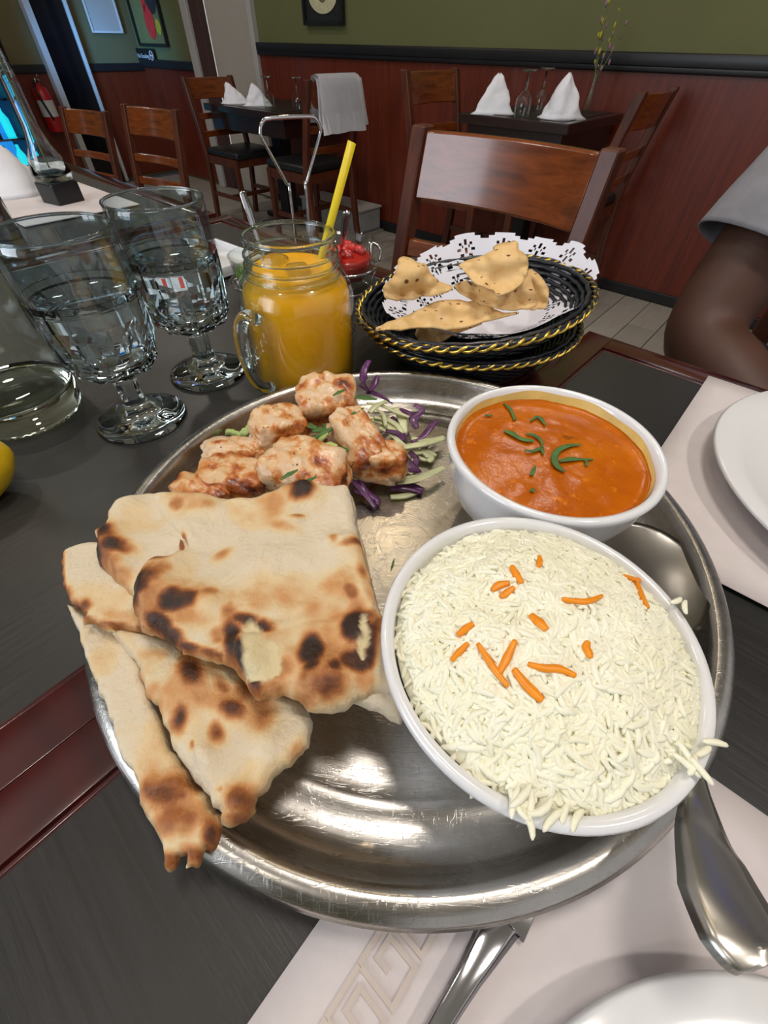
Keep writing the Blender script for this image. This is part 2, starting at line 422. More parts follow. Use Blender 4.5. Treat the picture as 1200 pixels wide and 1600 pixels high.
def sheet(name, outline, mat, parent=None, th=.004, ew=.006, grid=.0016, zdef=.03, spots=(), holes=(), bumps=(), waves=(0, 30), jag=0.0, sub=5, seed=0, extra=(), smooth_outline=True, under=.15, tilt=None):
    """A soft flat thing whose outline is given as it lies: (px, py[, z]) points; rounded edges, puffs and scorch marks.
    spots: (px, py, rx, ry, angle, strength); bumps: (px, py, rx, ry, angle, height)"""
    z3 = [(p[0], p[1], p[2] if len(p) > 2 else zdef) for p in outline]
    ctrl = [(at(a, b, z), z) for a, b, z in z3]
    pts = spline([c[0] for c in ctrl], sub, True) if smooth_outline else [c[0] for c in ctrl]
    if jag:
        pts = [Vector((p.x+jag*fbm((p.x, p.y, seed), 260), p.y+jag*fbm((p.y, p.x, seed+5), 260), p.z)) for p in pts]
    # even spacing
    B = np.array([(p.x, p.y) for p in pts]); nb = len(B)
    x0, y0 = B.min(0); x1, y1 = B.max(0)
    gx, gy = np.meshgrid(np.arange(x0, x1, grid), np.arange(y0, y1, grid*.87))
    gx[1::2] += grid/2
    G = np.column_stack([gx.ravel(), gy.ravel()])
    def inside(P):
        c = np.zeros(len(P), bool); j = nb-1
        for i in range(nb):
            xi, yi = B[i]; xj, yj = B[j]
            cond = ((yi > P[:, 1]) != (yj > P[:, 1])) & (P[:, 0] < (xj-xi)*(P[:, 1]-yi)/((yj-yi) or 1e-12)+xi)
            c ^= cond; j = i
        return c
    def dist(P):
        d = np.full(len(P), 1e9)
        for i in range(nb):
            a = B[i]; b = B[(i+1) % nb]; ab = b-a; L = ab@ab or 1e-12
            t = np.clip(((P-a)@ab)/L, 0, 1); q = P-a-t[:, None]*ab
            d = np.minimum(d, np.hypot(q[:, 0], q[:, 1]))
        return d
    G = G[inside(G)]
    if len(G): G = G[dist(G) > grid*.45]
    allv = np.vstack([B, G]) if len(G) else B
    V2, E_, F_, ov, oe, of = delaunay_2d_cdt([Vector(v) for v in allv], [], [list(range(nb))], 1, 1e-7)
    P = np.array([(v.x, v.y) for v in V2]); d = dist(P)
    CZ = np.array([(c[0].x, c[0].y) for c in ctrl]); CH = np.array([c[1] for c in ctrl])
    if extra:
        ex = [at(a, b, z) for a, b, z in extra]; CZ = np.vstack([CZ, [(p.x, p.y) for p in ex]]); CH = np.append(CH, [e_[2] for e_ in extra])
    w = 1/((((P[:, None, :]-CZ[None])**2).sum(2))+2e-5)**1.5
    base = (w*CH[None]).sum(1)/w.sum(1)
    e = np.sqrt(np.clip(1-(1-np.clip(d/ew, 0, 1))**2, 0, 1))
    wav = np.array([waves[0]*fbm((p[0], p[1], seed), waves[1], 3) for p in P]) if waves[0] else np.zeros(len(P))
    base = base + wav
    bnd = d < 1e-6
    PX = np.array([pix(Vector((p[0], p[1], ZT+b))) for p, b in zip(P, base)])
    def g(lst, soft=False):
        o = np.zeros(len(P))
        for (a, b, rx, ry, an, s) in lst:
            ca, sa = math.cos(math.radians(an)), math.sin(math.radians(an))
            dx = PX[:, 0]-a; dy = PX[:, 1]-b
            u = (dx*ca+dy*sa)/rx; v = (-dx*sa+dy*ca)/ry
            wob = np.array([.55*fbm((p[0]*1.0, p[1], a), 75, 3) for p in P]) if soft else 0
            q = u*u+v*v
            if soft: q = np.maximum(q+wob*2*np.sqrt(q+.01), 0)
            val = s*np.exp(-q**1.2) if soft else s*np.exp(-q*1.2)
            o = np.maximum(o, val) if soft else o+val
        return o
    bp = g(bumps) if bumps else 0
    top = base + th*e + bp*np.clip(d/ew, 0, 1); bot = base - th*under*e
    sc = g(spots, True) if spots else np.zeros(len(P)); hl = g(holes, True) if holes else np.zeros(len(P))
    hl = np.clip((hl-.42)*5, 0, 1)
    n = len(P); verts = []; cols = []; top_i = list(range(n)); bot_i = [0]*n
    for i in range(n): verts.append((P[i, 0], P[i, 1], ZT+top[i]-hl[i]*.0022)); cols.append((min(1, sc[i]), hl[i], 0, 1))
    for i in range(n):
        if bnd[i]: bot_i[i] = i
        else: bot_i[i] = len(verts); verts.append((P[i, 0], P[i, 1], ZT+bot[i])); cols.append((min(1, sc[i]), 0, 0, 1))
    faces = []
    for f in F_:
        faces.append(tuple(f)); fb = tuple(bot_i[i] for i in f[::-1])
        if set(fb) != set(f): faces.append(fb)
    ctr = Vector((float(P[:, 0].mean()), float(P[:, 1].mean()), ZT+float(base.min())))
    loc = ctr if parent is None else Vector((0, 0, 0))
    if parent is not None: loc = -parent.location; 
    org = ctr if parent is None else parent.location
    me = bpy.data.meshes.new(name)
    me.from_pydata([(v[0]-org.x, v[1]-org.y, v[2]-org.z) for v in verts], [], faces)
    ca = me.color_attributes.new('scorch', 'FLOAT_COLOR', 'POINT')
    ca.data.foreach_set('color', np.array(cols, dtype=np.float32).ravel())
    me.polygons.foreach_set('use_smooth', [True]*len(me.polygons)); me.materials.append(M[mat]); me.update()
    o = bpy.data.objects.new(name, me); C.objects.link(o)
    if parent is not None: o.parent = parent
    else: o.location = ctr
    return o

def shell(name, outline, mat, th=.0015, grid=5.0, seed=0, sub=3, jag=1.2, wave=.0022, freq=36):
    """thin curved shard: triangulated over its outline, every vertex lifted to its own height, then given thickness"""
    pts = spline([Vector((a, b, 0)) for a, b, z in outline], sub, True)
    pts = [Vector((p.x+jag*fbm((p.x*.05, p.y*.05, seed), 3), p.y+jag*fbm((p.y*.05, p.x*.05, seed), 3), 0)) for p in pts]
    B = [(p.x, p.y) for p in pts]; nb = len(B)
    xs = [b_[0] for b_ in B]; ys = [b_[1] for b_ in B]; G = []
    def ins(x, y):
        c = False; j = nb-1
        for i in range(nb):
            if (B[i][1] > y) != (B[j][1] > y) and x < (B[j][0]-B[i][0])*(y-B[i][1])/(B[j][1]-B[i][1])+B[i][0]: c = not c
            j = i
        return c
    y = min(ys); row = 0
    while y < max(ys):
        x = min(xs)+(grid/2 if row % 2 else 0)
        while x < max(xs):
            if ins(x, y) and min((x-q[0])**2+(y-q[1])**2 for q in B) > (grid*.45)**2: G.append((x, y))
            x += grid
        y += grid*.87; row += 1
    V2, E2_, F2, *_r = delaunay_2d_cdt([Vector(v) for v in B+G], [], [list(range(nb))], 1, 1e-4)
    O = np.array([(a, b) for a, b, z in outline]); Z = np.array([z for a, b, z in outline])
    P = []
    for v in V2:
        w = 1/(((O-np.array([v.x, v.y]))**2).sum(1)+60)**1.4; z = float((w*Z).sum()/w.sum())
        p = at(v.x, v.y, z); p.z += wave*fbm((p.x, p.y, seed), freq); P.append(p)
    ctr = sum(P, Vector())/len(P); bm = bmesh.new(); vs = [bm.verts.new(p-ctr) for p in P]
    for f in F2: bm.faces.new([vs[i] for i in f])
    bmesh.ops.recalc_face_normals(bm, faces=bm.faces[:]); bmesh.ops.solidify(bm, geom=bm.faces[:], thickness=th)
    return mesh_obj(name, bm, mat, None, True, ctr)

def ribbon(name, pts, widths, th, mat, curl=0., parent=None, sub=5):
    """strip along 3D points (world), widths per point, thickness th, curl lifts its sides"""
    P = spline(pts, sub); W = []
    n0 = len(pts)
    for i in range(len(P)):
        t = i/sub; k = min(int(t), n0-2); f = t-k; W.append(widths[k]*(1-f)+widths[k+1]*f)
    ctr = sum(P, Vector())/len(P) if parent is None else parent.location
    bm = bmesh.new(); rows = []
    for i, p in enumerate(P):
        a = P[max(i-1, 0)]; b = P[min(i+1, len(P)-1)]; t = (b-a).normalized()
        s = t.cross(Vector((0, 0, 1)))
        s = s.normalized() if s.length > 1e-6 else Vector((1, 0, 0)); u = s.cross(t).normalized()
        w = W[i]/2; e = 1.0
        prof = [(-1, 0), (-.6, 1), (0, 1.1), (.6, 1), (1, 0), (.6, -1), (0, -1.1), (-.6, -1)]
        rows.append([bm.verts.new(p-ctr + s*w*q[0] + u*(th/2*q[1]+curl*w*(q[0]**2))) for q in prof])
    for a, b in zip(rows, rows[1:]):
        for k in range(8): bm.faces.new((a[k], a[(k+1) % 8], b[(k+1) % 8], b[k]))
    bm.faces.new(rows[0][::-1]); bm.faces.new(rows[-1])
    o = mesh_obj(name, bm, mat, parent)
    if parent is None: o.location = ctr
    return o

# ================================================================== SETTING
ROT = A40
# ---- floor: a grout bed with separate planks where they can be told apart
bm = bmesh.new(); box(bm, (-1.8, .2, -.03), (8.4, 6.8, .05)); floor = struct('floor', bm, 'grout', ROT)
def plank_mesh(w, l):
    bm = bmesh.new(); box(bm, (0, 0, 0), (w, l, .008), None, .0015, 1)
    me = bpy.data.meshes.new('plank'); bm.to_mesh(me); bm.free(); me.materials.append(M['floor_plank']); return me
PW, PL = .142, .86
pm = plank_mesh(PW-.004, PL-.004); cnt = 0; far_bm = bmesh.new()
for i in range(-40, 16):
    for j in range(-3, 5):
        u = -.32 + (i+.5)*PW; v = .55+(j+.5)*PL + ((i*37) % 5)*.172-.3
        if v-PL/2 > 2.95 or v > 3.2 or u < -5.3: continue
        near = (-3.9 < u < 1.2 and .4 < v < 2.9)
        if v+PL/2 > 2.86: v2 = 2.86; l = v2-(v-PL/2)
        else: l = PL
        if l < .05: continue
        vc = v-PL/2+l/2
        if near and cnt < 160:
            o = bpy.data.objects.new('plank', pm if l == PL else plank_mesh(PW-.004, l-.004)); C.objects.link(o)
            o.parent = floor; o.location = (u, vc, 0.0); cnt += 1
        else: box(far_bm, (u, vc, 0), (PW-.004, l-.004, .008))
fp = struct('plank', far_bm, 'floor_plank', parent=floor); fp['kind'] = 'stuff'
# ---- ceiling
bm = bmesh.new(); box(bm, (-1.8, .2, CEIL+.03), (8.4, 6.8, .06)); struct('ceiling', bm, 'ceiling_paint', ROT)
# ---- back wall (right of the door) : green plaster over red wainscot with a black chair rail
WB = 2.87
bm = bmesh.new(); box(bm, ((-3.70+2.4)/2, WB+.05, CEIL/2), (6.1, .1, CEIL)); wb = struct('wall_back', bm, 'green_wall', ROT)
bm = bmesh.new()
box(bm, ((-3.70+2.4)/2, WB-.004, .90/2+.01), (6.1, .02, .89)); 
wp = mesh_obj('wainscot', bm, 'wainscot_wood', wb, False)
bm = bmesh.new(); box(bm, ((-3.70+2.4)/2, WB-.014, .925), (6.1, .045, .045), None, .006); box(bm, ((-3.70+2.4)/2, WB-.018, .90), (6.1, .03, .03), None, .006)
mesh_obj('chair_rail', bm, 'black_trim', wb, True); auto_smooth(wb.children[-1])
bm = bmesh.new(); box(bm, ((-3.70+2.4)/2, WB-.018, .035), (6.1, .016, .05), None, .003); struct('baseboard_back', bm, 'black_trim', ROT)
# ---- door and its frame
d1 = bpy.data.objects.new('door_1', None); C.objects.link(d1); d1['kind'] = 'structure'; d1.rotation_euler.z = ROT
bm = bmesh.new(); box(bm, (-4.02, WB+.05, 1.03), (.60, .04, 2.06), None, .004); mesh_obj('door_panel', bm, 'door_paint', d1, False)
bm = bmesh.new(); box(bm, (-3.70, WB+.0, 1.05), (.05, .08, 2.1), None, .004); mesh_obj('door_frame', bm, 'white_trim', d1, False)
bm = bmesh.new(); box(bm, (-4.40, WB+.01, 1.05), (.12, .06, 2.1), None, .004); mesh_obj('door_jamb', bm, 'brown_jamb', d1, False)
bm = bmesh.new(); box(bm, (-4.51, WB+.0, 1.05), (.09, .08, 2.1), None, .004); mesh_obj('door_frame', bm, 'white_trim', d1, False)
bm = bmesh.new(); box(bm, (-4.1, WB+.03, 2.42), (.9, .1, .66)); struct('wall_over_door', bm, 'green_wall', ROT)
# ---- short stretch of wall with poster
bm = bmesh.new(); box(bm, (-5.0, WB+.05, CEIL/2), (.90, .1, CEIL)); wc = struct('wall_corner', bm, 'green_wall', ROT)
bm = bmesh.new(); box(bm, (-5.0, WB-.004, .40), (.90, .02, .76)); mesh_obj('wainscot', bm, 'wainscot_wood', wc, False)
bm = bmesh.new(); box(bm, (-5.0, WB-.014, .80), (.90, .04, .055), None, .006); mesh_obj('chair_rail', bm, 'black_trim', wc, False)
# ---- left wall
WLX = -5.45
bm = bmesh.new(); box(bm, (WLX-.05, .6, CEIL/2), (.1, 4.6, CEIL)); wl = struct('wall_left', bm, 'grey_green_wall', ROT)
bm = bmesh.new(); box(bm, (WLX+.004, .6, .385), (.02, 4.6, .73)); mesh_obj('wainscot', bm, 'wainscot_wood', wl, False)
bm = bmesh.new(); box(bm, (WLX+.014, .6, .775), (.04, 4.6, .05), None, .006); mesh_obj('chair_rail', bm, 'black_trim', wl, False)
# dark glazed doorway in the left wall with white edges
d2 = bpy.data.objects.new('door_2', None); C.objects.link(d2); d2['kind'] = 'structure'; d2.rotation_euler.z = ROT
bm = bmesh.new(); box(bm, (WLX+.05, 2.17, 1.05), (.05, .26, 2.1)); mesh_obj('door_panel', bm, 'dark_glass', d2, False)
for v, w in ((2.02, .05), (2.315, .025)):
    bm = bmesh.new(); box(bm, (WLX+.06, v, 1.05), (.08, w, 2.1), None, .004); mesh_obj('door_frame', bm, 'white_trim', d2, False)
# pale notice board high on the left wall
t = thing('notice_board', 'pale grey notice board high on the dark left wall by the corner', 'notice board', R(WLX+.02, 2.62, .985), ROT)
bm = bmesh.new(); box(bm, (0, 0, .25), (.012, .26, .5), None, .003); mesh_obj('board', bm, 'white_trim', t, False)
bm = bmesh.new()
for a, b, c_, d_ in ((0, 0, .26, .012), (0, .5, .26, .012)): box(bm, (.008, a, b), (.012, c_, d_))
for a in (-.13, .13): box(bm, (.008, a, .25), (.012, .012, .51))
mesh_obj('frame', bm, 'label_white', t, False)
# ---- front wall with the shop window behind the camera
bm = bmesh.new()
box(bm, (-1.8, -2.9, .35), (8.4, .1, .7)); box(bm, (-1.8, -2.9, 2.6), (8.4, .1, .3)); box(bm, (-4.5, -2.9, 1.55), (3.0, .1, 1.75)); box(bm, (1.5, -2.9, 1.55), (1.9, .1, 1.75))
struct('wall_front', bm, 'green_wall', ROT)
w1 = bpy.data.objects.new('window_1', None); C.objects.link(w1); w1['kind'] = 'structure'; w1.rotation_euler.z = ROT
bm = bmesh.new(); box(bm, (-1.22, -2.9, 1.57), (3.5, .01, 1.7)); mesh_obj('pane', bm, 'thin_glass', w1, False)
for u in (-2.9, -1.2, .5):
    bm = bmesh.new(); box(bm, (u, -2.88, 1.57), (.06, .08, 1.74)); mesh_obj('frame', bm, 'white_trim', w1, False)

# ---- ceiling lamps
for i, (x, y, r, w, c) in enumerate(LAMPS):
    t = thing('ceiling_lamp', 'round recessed ceiling lamp with a '+('warm yellow' if i == 0 else 'white')+' glow above '+['the space beyond the papadum baskets', 'the near corner of the table', 'the steel thali', 'the neighbouring table', 'the middle of the room', 'the right-hand back table', 'the door', 'the diner taking the picture'][i], 'lamp', (x, y, CEIL-.02), 0, 'recessed ceiling lamps')
    bm = bmesh.new(); lathe(bm, [(r, 0), (r+.02, 0), (r+.02, .02), (r, .02), (r, 0)], 32); mesh_obj('trim_ring', bm, 'white_trim', t)
    bm = bmesh.new(); lathe(bm, [(0, 0), (r, 0), (r, .015), (0, .015)], 32); mesh_obj('diffuser', bm, 'lamp_warm' if i == 0 else 'lamp_white', t)
# blue screen high on the back wall
t = thing('wall_screen', 'thin wall screen glowing blue high above the chair rail', 'screen', R(.35, WB-.04, 2.0), ROT)
bm = bmesh.new(); box(bm, (0, 0, 0), (.62, .03, .36), None, .005); mesh_obj('bezel', bm, 'black_plastic', t, False)
bm = bmesh.new(); box(bm, (0, -.018, 0), (.58, .006, .32)); mesh_obj('panel', bm, 'screen_blue', t, False)

# ================================================================== WALL THINGS
def picture(name, label, u0, u1, z0, z1, bands, backing):
    t = thing(name, label, 'picture', R((u0+u1)/2, WB-.012, (z0+z1)/2), ROT)
    W_, H_ = u1-u0, z1-z0
    bm = bmesh.new()
    for s in (-1, 1):
        box(bm, (s*W_/2, -.01, 0), (.018, .022, H_+.018)); box(bm, (0, -.01, s*H_/2), (W_, .022, .018))
    mesh_obj('frame', bm, 'black_trim', t, False)
    bm = bmesh.new(); box(bm, (0, 0, 0), (W_, .006, H_)); mesh_obj('artwork', bm, backing, t, False)
    for nm, mt, cx, cz, rx, rz, pw in bands:
        bm = bmesh.new(); n = 28
        ring = [bm.verts.new((cx+rx*math.copysign(abs(math.cos(a))**pw, math.cos(a)), -.005, cz+rz*math.copysign(abs(math.sin(a))**pw, math.sin(a)))) for a in [2*PI*k/n for k in range(n)]]
        f = bm.faces.new(ring); r = bmesh.ops.extrude_face_region(bm, geom=[f])
        bmesh.ops.translate(bm, vec=(0, -.003, 0), verts=[v for v in r['geom'] if isinstance(v, bmesh.types.BMVert)])
        mesh_obj(nm, bm, mt, t, False)
picture('framed_poster', 'framed poster with a red drop shape and dark disc beside the door', -5.36, -4.90, .915, 1.50,
        [('printed_shape', 'poster_red', .03, -.16, .072, .10, 1), ('printed_shape', 'poster_red', .0, -.05, .03, .06, 1), ('printed_shape', 'poster_black', .12, .0, .085, .12, 1), ('printed_shape', 'poster_teal', -.02, .16, .11, .08, 1), ('printed_shape', 'poster_yellow', .15, -.19, .04, .045, 1)], 'poster_green')
picture('framed_picture', 'dark framed picture of a cream bowl and blue shape on the green wall', -3.14, -2.80, 1.035, 1.46,
        [('printed_shape', 'poster_cream', 0, -.10, .125, .075, 1), ('printed_shape', 'poster_black', 0, -.05, .06, .08, 1), ('printed_shape', 'poster_blue', .0, .06, .09, .10, 1)], 'poster_black')
# NO SMOKING sign
t = thing('no_smoking_sign', 'small black no smoking sign on the wall under the poster', 'sign', R(-5.30, WB-.016, .832), ROT)
bm = bmesh.new(); box(bm, (0, -.012, 0.018), (.30, .008, .085), None, .002); mesh_obj('plate', bm, 'black_plastic', t, False)
cu = bpy.data.curves.new('lettering', 'FONT'); cu.body = 'No Smoking'; cu.size = .040; cu.extrude = .0008; cu.align_x = 'LEFT'
o = bpy.data.objects.new('lettering_curve', cu); dg_ = bpy.context.evaluated_depsgraph_get(); me_ = bpy.data.meshes.new_from_object(o.evaluated_get(dg_)) if False else o.to_mesh().copy(); o = bpy.data.objects.new('lettering', me_); C.objects.link(o); o.parent = t; o.location = (-.14, -.0175, .0); o.rotation_euler = (PI/2, 0, 0); me_.materials.clear(); me_.materials.append(M['label_white'])
bm = bmesh.new(); tube(bm, [(.105+.028*math.cos(a), -.018, .018+.028*math.sin(a)) for a in [2*PI*k/20 for k in range(20)]], .0035, 6, True); tube(bm, [(.085, -.018, .038), (.125, -.018, -.002)], .003, 6); box(bm, (.105, -.018, .018), (.034, .003, .008))
mesh_obj('symbol', bm, 'label_white', t)
# fire extinguisher on the left wall
t = thing('fire_extinguisher', 'red fire extinguisher with a white label hung on the far left wall', 'fire extinguisher', R(WLX+.10, 1.86, .40), ROT)
bm = bmesh.new(); lathe(bm, [(0, 0), (.05, 0), (.06, .01), (.06, .24), (.05, .27), (.022, .285), (.018, .30), (0, .30)], 24); mesh_obj('cylinder_tank', bm, 'extinguisher_red', t)
bm = bmesh.new(); lathe(bm, [(.0612, .10), (.0612, .20)], 24); mesh_obj('label_sticker', bm, 'label_white', t)
bm = bmesh.new(); box(bm, (0, 0, .315), (.03, .03, .03), None, .003); box(bm, (.03, 0, .345), (.09, .018, .01), None, .003); box(bm, (.03, 0, .32), (.08, .018, .008), None, .003); mesh_obj('valve', bm, 'chrome', t, False)
bm = bmesh.new(); tube(bm, spline([(0, -.01, .31), (.05, -.05, .27), (.065, -.03, .15), (.062, -.01, .08)]), .008, 8); mesh_obj('hose', bm, 'black_plastic', t)
# drinks fridge
t = thing('drinks_fridge', 'glass fronted drinks fridge glowing cyan blue at the far left', 'fridge', R(WLX+.30, 1.18, 0), ROT)
bm = bmesh.new()
box(bm, (-.22, 0, .6), (.04, .66, 1.2)); box(bm, (0, -.32, .6), (.48, .03, 1.2)); box(bm, (0, .32, .6), (.48, .03, 1.2)); box(bm, (0, 0, 1.17), (.48, .66, .07)); box(bm, (0, 0, .10), (.48, .66, .2))
mesh_obj('cabinet', bm, 'fridge_body', t, False)
bm = bmesh.new(); box(bm, (-.19, 0, .66), (.01, .60, .92)); mesh_obj('light_panel', bm, 'fridge_light', t, False)
for z in (.42, .64, .86):
    bm = bmesh.new(); box(bm, (0, 0, z), (.36, .6, .012)); mesh_obj('shelf', bm, 'chrome', t, False)
bm = bmesh.new(); box(bm, (.245, 0, .67), (.01, .60, .94)); mesh_obj('glass_door', bm, 'cooler_glass', t, False)
bm = bmesh.new()
for v in (-.3, .3): box(bm, (.255, v, .67), (.02, .04, .96))
box(bm, (.255, 0, 1.14), (.02, .62, .03)); box(bm, (.255, 0, .2), (.02, .62, .03)); mesh_obj('door_frame', bm, 'fridge_body', t, False)
n = 0
for z in (.21, .426, .646, .866):
    for k in range(6):
        bm = bmesh.new(); lathe(bm, [(0, 0), (.03, 0), (.032, .01), (.032, .10), (.012, .14), (.012, .165), (0, .165)], 12)
        b = mesh_obj('drink_bottle', bm, 'fridge_cyan' if (k+int(z*10)) % 2 else 'fridge_body', None, True, t.matrix_basis @ Vector((.05, -.25+k*.1, z+.001)))
        tag(b, ('pale cyan' if (k+int(z*10)) % 2 else 'dark')+' bottle, number '+['one', 'two', 'three', 'four', 'five', 'six'][k]+' along the '+{.21: 'floor', .426: 'lowest shelf', .646: 'middle shelf', .866: 'top shelf'}[z]+' of the glowing drinks fridge', 'bottle', 'bottles inside the drinks fridge'); b.rotation_euler.z = ROT
# low pale box by the wall below the middle table
t = thing('floor_crate', 'pale grey low crate on the floor against the red wainscot', 'crate', R(-2.78, 2.72, 0.004), ROT)
bm = bmesh.new()
box(bm, (0, 0, .01), (.62, .22, .02)); box(bm, (0, -.105, .07), (.62, .012, .14), None, .003); box(bm, (0, .105, .07), (.62, .012, .14), None, .003)
for s in (-1, 1): box(bm, (s*.304, 0, .07), (.012, .22, .14), None, .003)
mesh_obj('body', bm, 'outlet_box', t, False)
bm = bmesh.new(); box(bm, (0, 0, .148), (.64, .24, .012), None, .003); mesh_obj('lid', bm, 'white_trim', t, False)

# ================================================================== TABLES (room axes)
def front_table(name, label, u0, u1, v0, v1, inlay, turn=-1.2):
    a_ = math.radians(turn); cu_, cv_ = (u0+u1)/2+.134, (v0+v1)/2-.2
    t = thing(name, label, 'table', R(-.134+cu_*math.cos(a_)-cv_*math.sin(a_), .2+cu_*math.sin(a_)+cv_*math.cos(a_), 0), ROT+a_, 'dining tables pushed together in a row')
    W_, D_ = u1-u0, v1-v0; fr = .0270
    for (cx, cy, sx, sy) in ((-W_/2+fr/2, 0, fr, D_), (W_/2-fr/2, 0, fr, D_), (0, D_/2-fr/2, W_-2*fr, fr), (0, -D_/2+fr/2, W_-2*fr, fr)):
        bm = bmesh.new(); box(bm, (cx, cy, ZT-.0175+.002), (sx-.0002, sy-.0002, .035), None, .0005, 2)
        o = mesh_obj('edge_rail', bm, 'table_edge_wood', t); auto_smooth(o)
        bm = bmesh.new(); long_x = sx > sy; ix = cx if long_x else cx-math.copysign(fr/2+.0018, cx); iy = cy-math.copysign(fr/2+.0018, cy) if long_x else cy
        box(bm, (ix, iy, ZT-.006), (sx if long_x else .0042, .0042 if long_x else sy-2*fr, .0135), None, .0016, 3)
        o = mesh_obj('inner_bead', bm, 'table_edge_wood', t); auto_smooth(o)
    bm = bmesh.new(); box(bm, (0, 0, ZT-.0125), (W_-2*fr+.001, D_-2*fr+.001, .025)); mesh_obj('table_top', bm, inlay, t, False)
    bm = bmesh.new(); box(bm, (0, 0, ZT-.07), (W_-.12, D_-.12, .08)); mesh_obj('apron', bm, 'dark_table_wood', t, False)
    bm = bmesh.new(); lathe(bm, [(0, .03), (.035, .03), (.035, ZT-.1), (0, ZT-.1)], 20); box(bm, (0, 0, .02), (.5, .07, .03), RZ(.78), .008); box(bm, (0, 0, .02), (.5, .07, .03), RZ(-.78), .008)
    mesh_obj('pedestal', bm, 'black_plastic', t)
    auto_smooth(t.children[-1])
front_table('dining_table', 'dark red edged table with black inlay carrying the steel thali', -.1345, .62, -.135, .504, 'table_black_across_shaded')
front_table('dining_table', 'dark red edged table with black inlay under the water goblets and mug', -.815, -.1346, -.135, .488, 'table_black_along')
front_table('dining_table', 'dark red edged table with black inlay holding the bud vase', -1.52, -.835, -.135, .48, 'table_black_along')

# ================================================================== CHAIRS
def make_chair(label, cat='chair'):
    t = thing('dining_chair', label, cat, (0, 0, 0), 0, 'brown wooden dining chairs')
    w, d = .44, .42
    def post_pt(s, z):   # back posts, curved backwards above the seat
        k = max(0, (z-.45)/.43); y = d/2-.02 + .085*k**1.3 + (.05*((.45-z)/.45)**1.5 if z < .45 else 0)
        return (s*(w/2-.018), y, z)
    for s in (-1, 1):
        bm = bmesh.new(); zs = [0, .15, .3, .45, .55, .65, .75, .83, .875]
        prev = None
        for z in zs:
            x, y, zz = post_pt(s, z); a = .0165; b = .019
            ring = [bm.verts.new((x+sx*a, y+sy*b, zz)) for sx, sy in ((-1, -1), (1, -1), (1, 1), (-1, 1))]
            if prev:
                for k in range(4): bm.faces.new((prev[k], prev[(k+1) % 4], ring[(k+1) % 4], ring[k]))
            else: bm.faces.new(ring[::-1])
            prev = ring
        bm.faces.new(prev); bmesh.ops.bevel(bm, geom=bm.edges[:], offset=.003, segments=1, affect='EDGES')
        mesh_obj('back_post', bm, 'chair_wood', t, False)
    def rail(z0, z1, bow, nm, th=.018):
        bm = bmesh.new(); n = 16; rows = []
        for i in range(n+1):
            f = i/n*2-1; x = f*(w/2-.034); 
            row = []
            for z in (z0, (z0+z1)/2, z1):
                zt = z + (.012*(1-f*f) if (z == z1 and z1-z0 > .06) else 0)*0
                y = post_pt(1, zt)[1] + bow*(1-f*f)
                row += [(x, y-th/2, zt), (x, y+th/2, zt)]
            r = [bm.verts.new(row[k]) for k in (0, 2, 4, 5, 3, 1)]
            rows.append(r)
        for a, b in zip(rows, rows[1:]):
            for k in range(6): bm.faces.new((a[k], a[(k+1) % 6], b[(k+1) % 6], b[k]))
        bm.faces.new(rows[0][::-1]); bm.faces.new(rows[-1])
        o = mesh_obj(nm, bm, 'chair_wood_rail', t); auto_smooth(o, 40)
        m = o.modifiers.new('edge', 'BEVEL'); m.width = .004; m.segments = 2; m.limit_method = 'ANGLE'
    rail(.755, .868, .030, 'top_rail'); rail(.645, .680, .022, 'back_slat', .016); rail(.545, .580, .018, 'back_slat', .016)
    bm = bmesh.new(); box(bm, (0, -.01, .47), (w-.03, d-.02, .045), None, .016, 3); mesh_obj('seat', bm, 'black_vinyl', t)
    bm = bmesh.new()
    box(bm, (0, -d/2+.03, .425), (w-.07, .02, .05)); box(bm, (0, d/2-.02, .425), (w-.07, .02, .05))
    for s in (-1, 1): box(bm, (s*(w/2-.02), 0, .425), (.02, d-.07, .05))
    mesh_obj('seat_frame', bm, 'chair_wood', t, False)
    for s in (-1, 1):
        bm = bmesh.new(); box(bm, (s*(w/2-.02), -d/2+.03, .225), (.034, .034, .45), None, .003); mesh_obj('leg', bm, 'chair_wood', t, False)
        bm = bmesh.new(); box(bm, (s*(w/2-.02), .02, .2), (.016, d-.06, .026)); mesh_obj('stretcher', bm, 'chair_wood', t, False)
    bm = bmesh.new(); box(bm, (0, -.03, .2), (w-.04, .016, .026)); mesh_obj('stretcher', bm, 'chair_wood', t, False)
    return t
chair0 = make_chair('brown wooden dining chair with curved top rail standing behind the papadum baskets')
# place by the middle of the back's top rail at room coordinates (u, v); rz = facing (0: faces -v)
def put(chair, u, v, rz, sc=1.):
    off = .28
    c, s = math.cos(rz), math.sin(rz)
    chair.location = R(u - (-s)*off*1, v - c*off, 0.004); chair.rotation_euler.z = ROT+rz
    if sc != 1.: chair.scale = (sc, sc, sc)
put(chair0, -.50, .945, 0, .97)
def chair(label, u, v, rz, sc=1.):
    c = copy_tree(chair0, (0, 0, 0), 0, label, 'brown wooden dining chairs', (1, 1, 1)); put(c, u, v, rz, sc); return c
chair('slatted brown chair standing in front of the pale door', -3.62, 2.32, PI/2, .9)
chair('brown chair with a white cloth draped over its back', -2.30, 2.28, -PI/2, .94)
chair('brown chair tucked at the door side of the table with two folded napkins', -1.76, 2.38, PI/2)
chair('dark brown chair at the end of the wall table near the vase of dried stems', -.70, 2.50, -PI/2, .97)
chair('brown chair just behind the rim of the farther water goblet', -2.50, 1.33, PI*.05, .86)
chair('brown chair beside the narrow bud vase, in front of the fire extinguisher', -3.02, 1.26, PI*.06, .82)

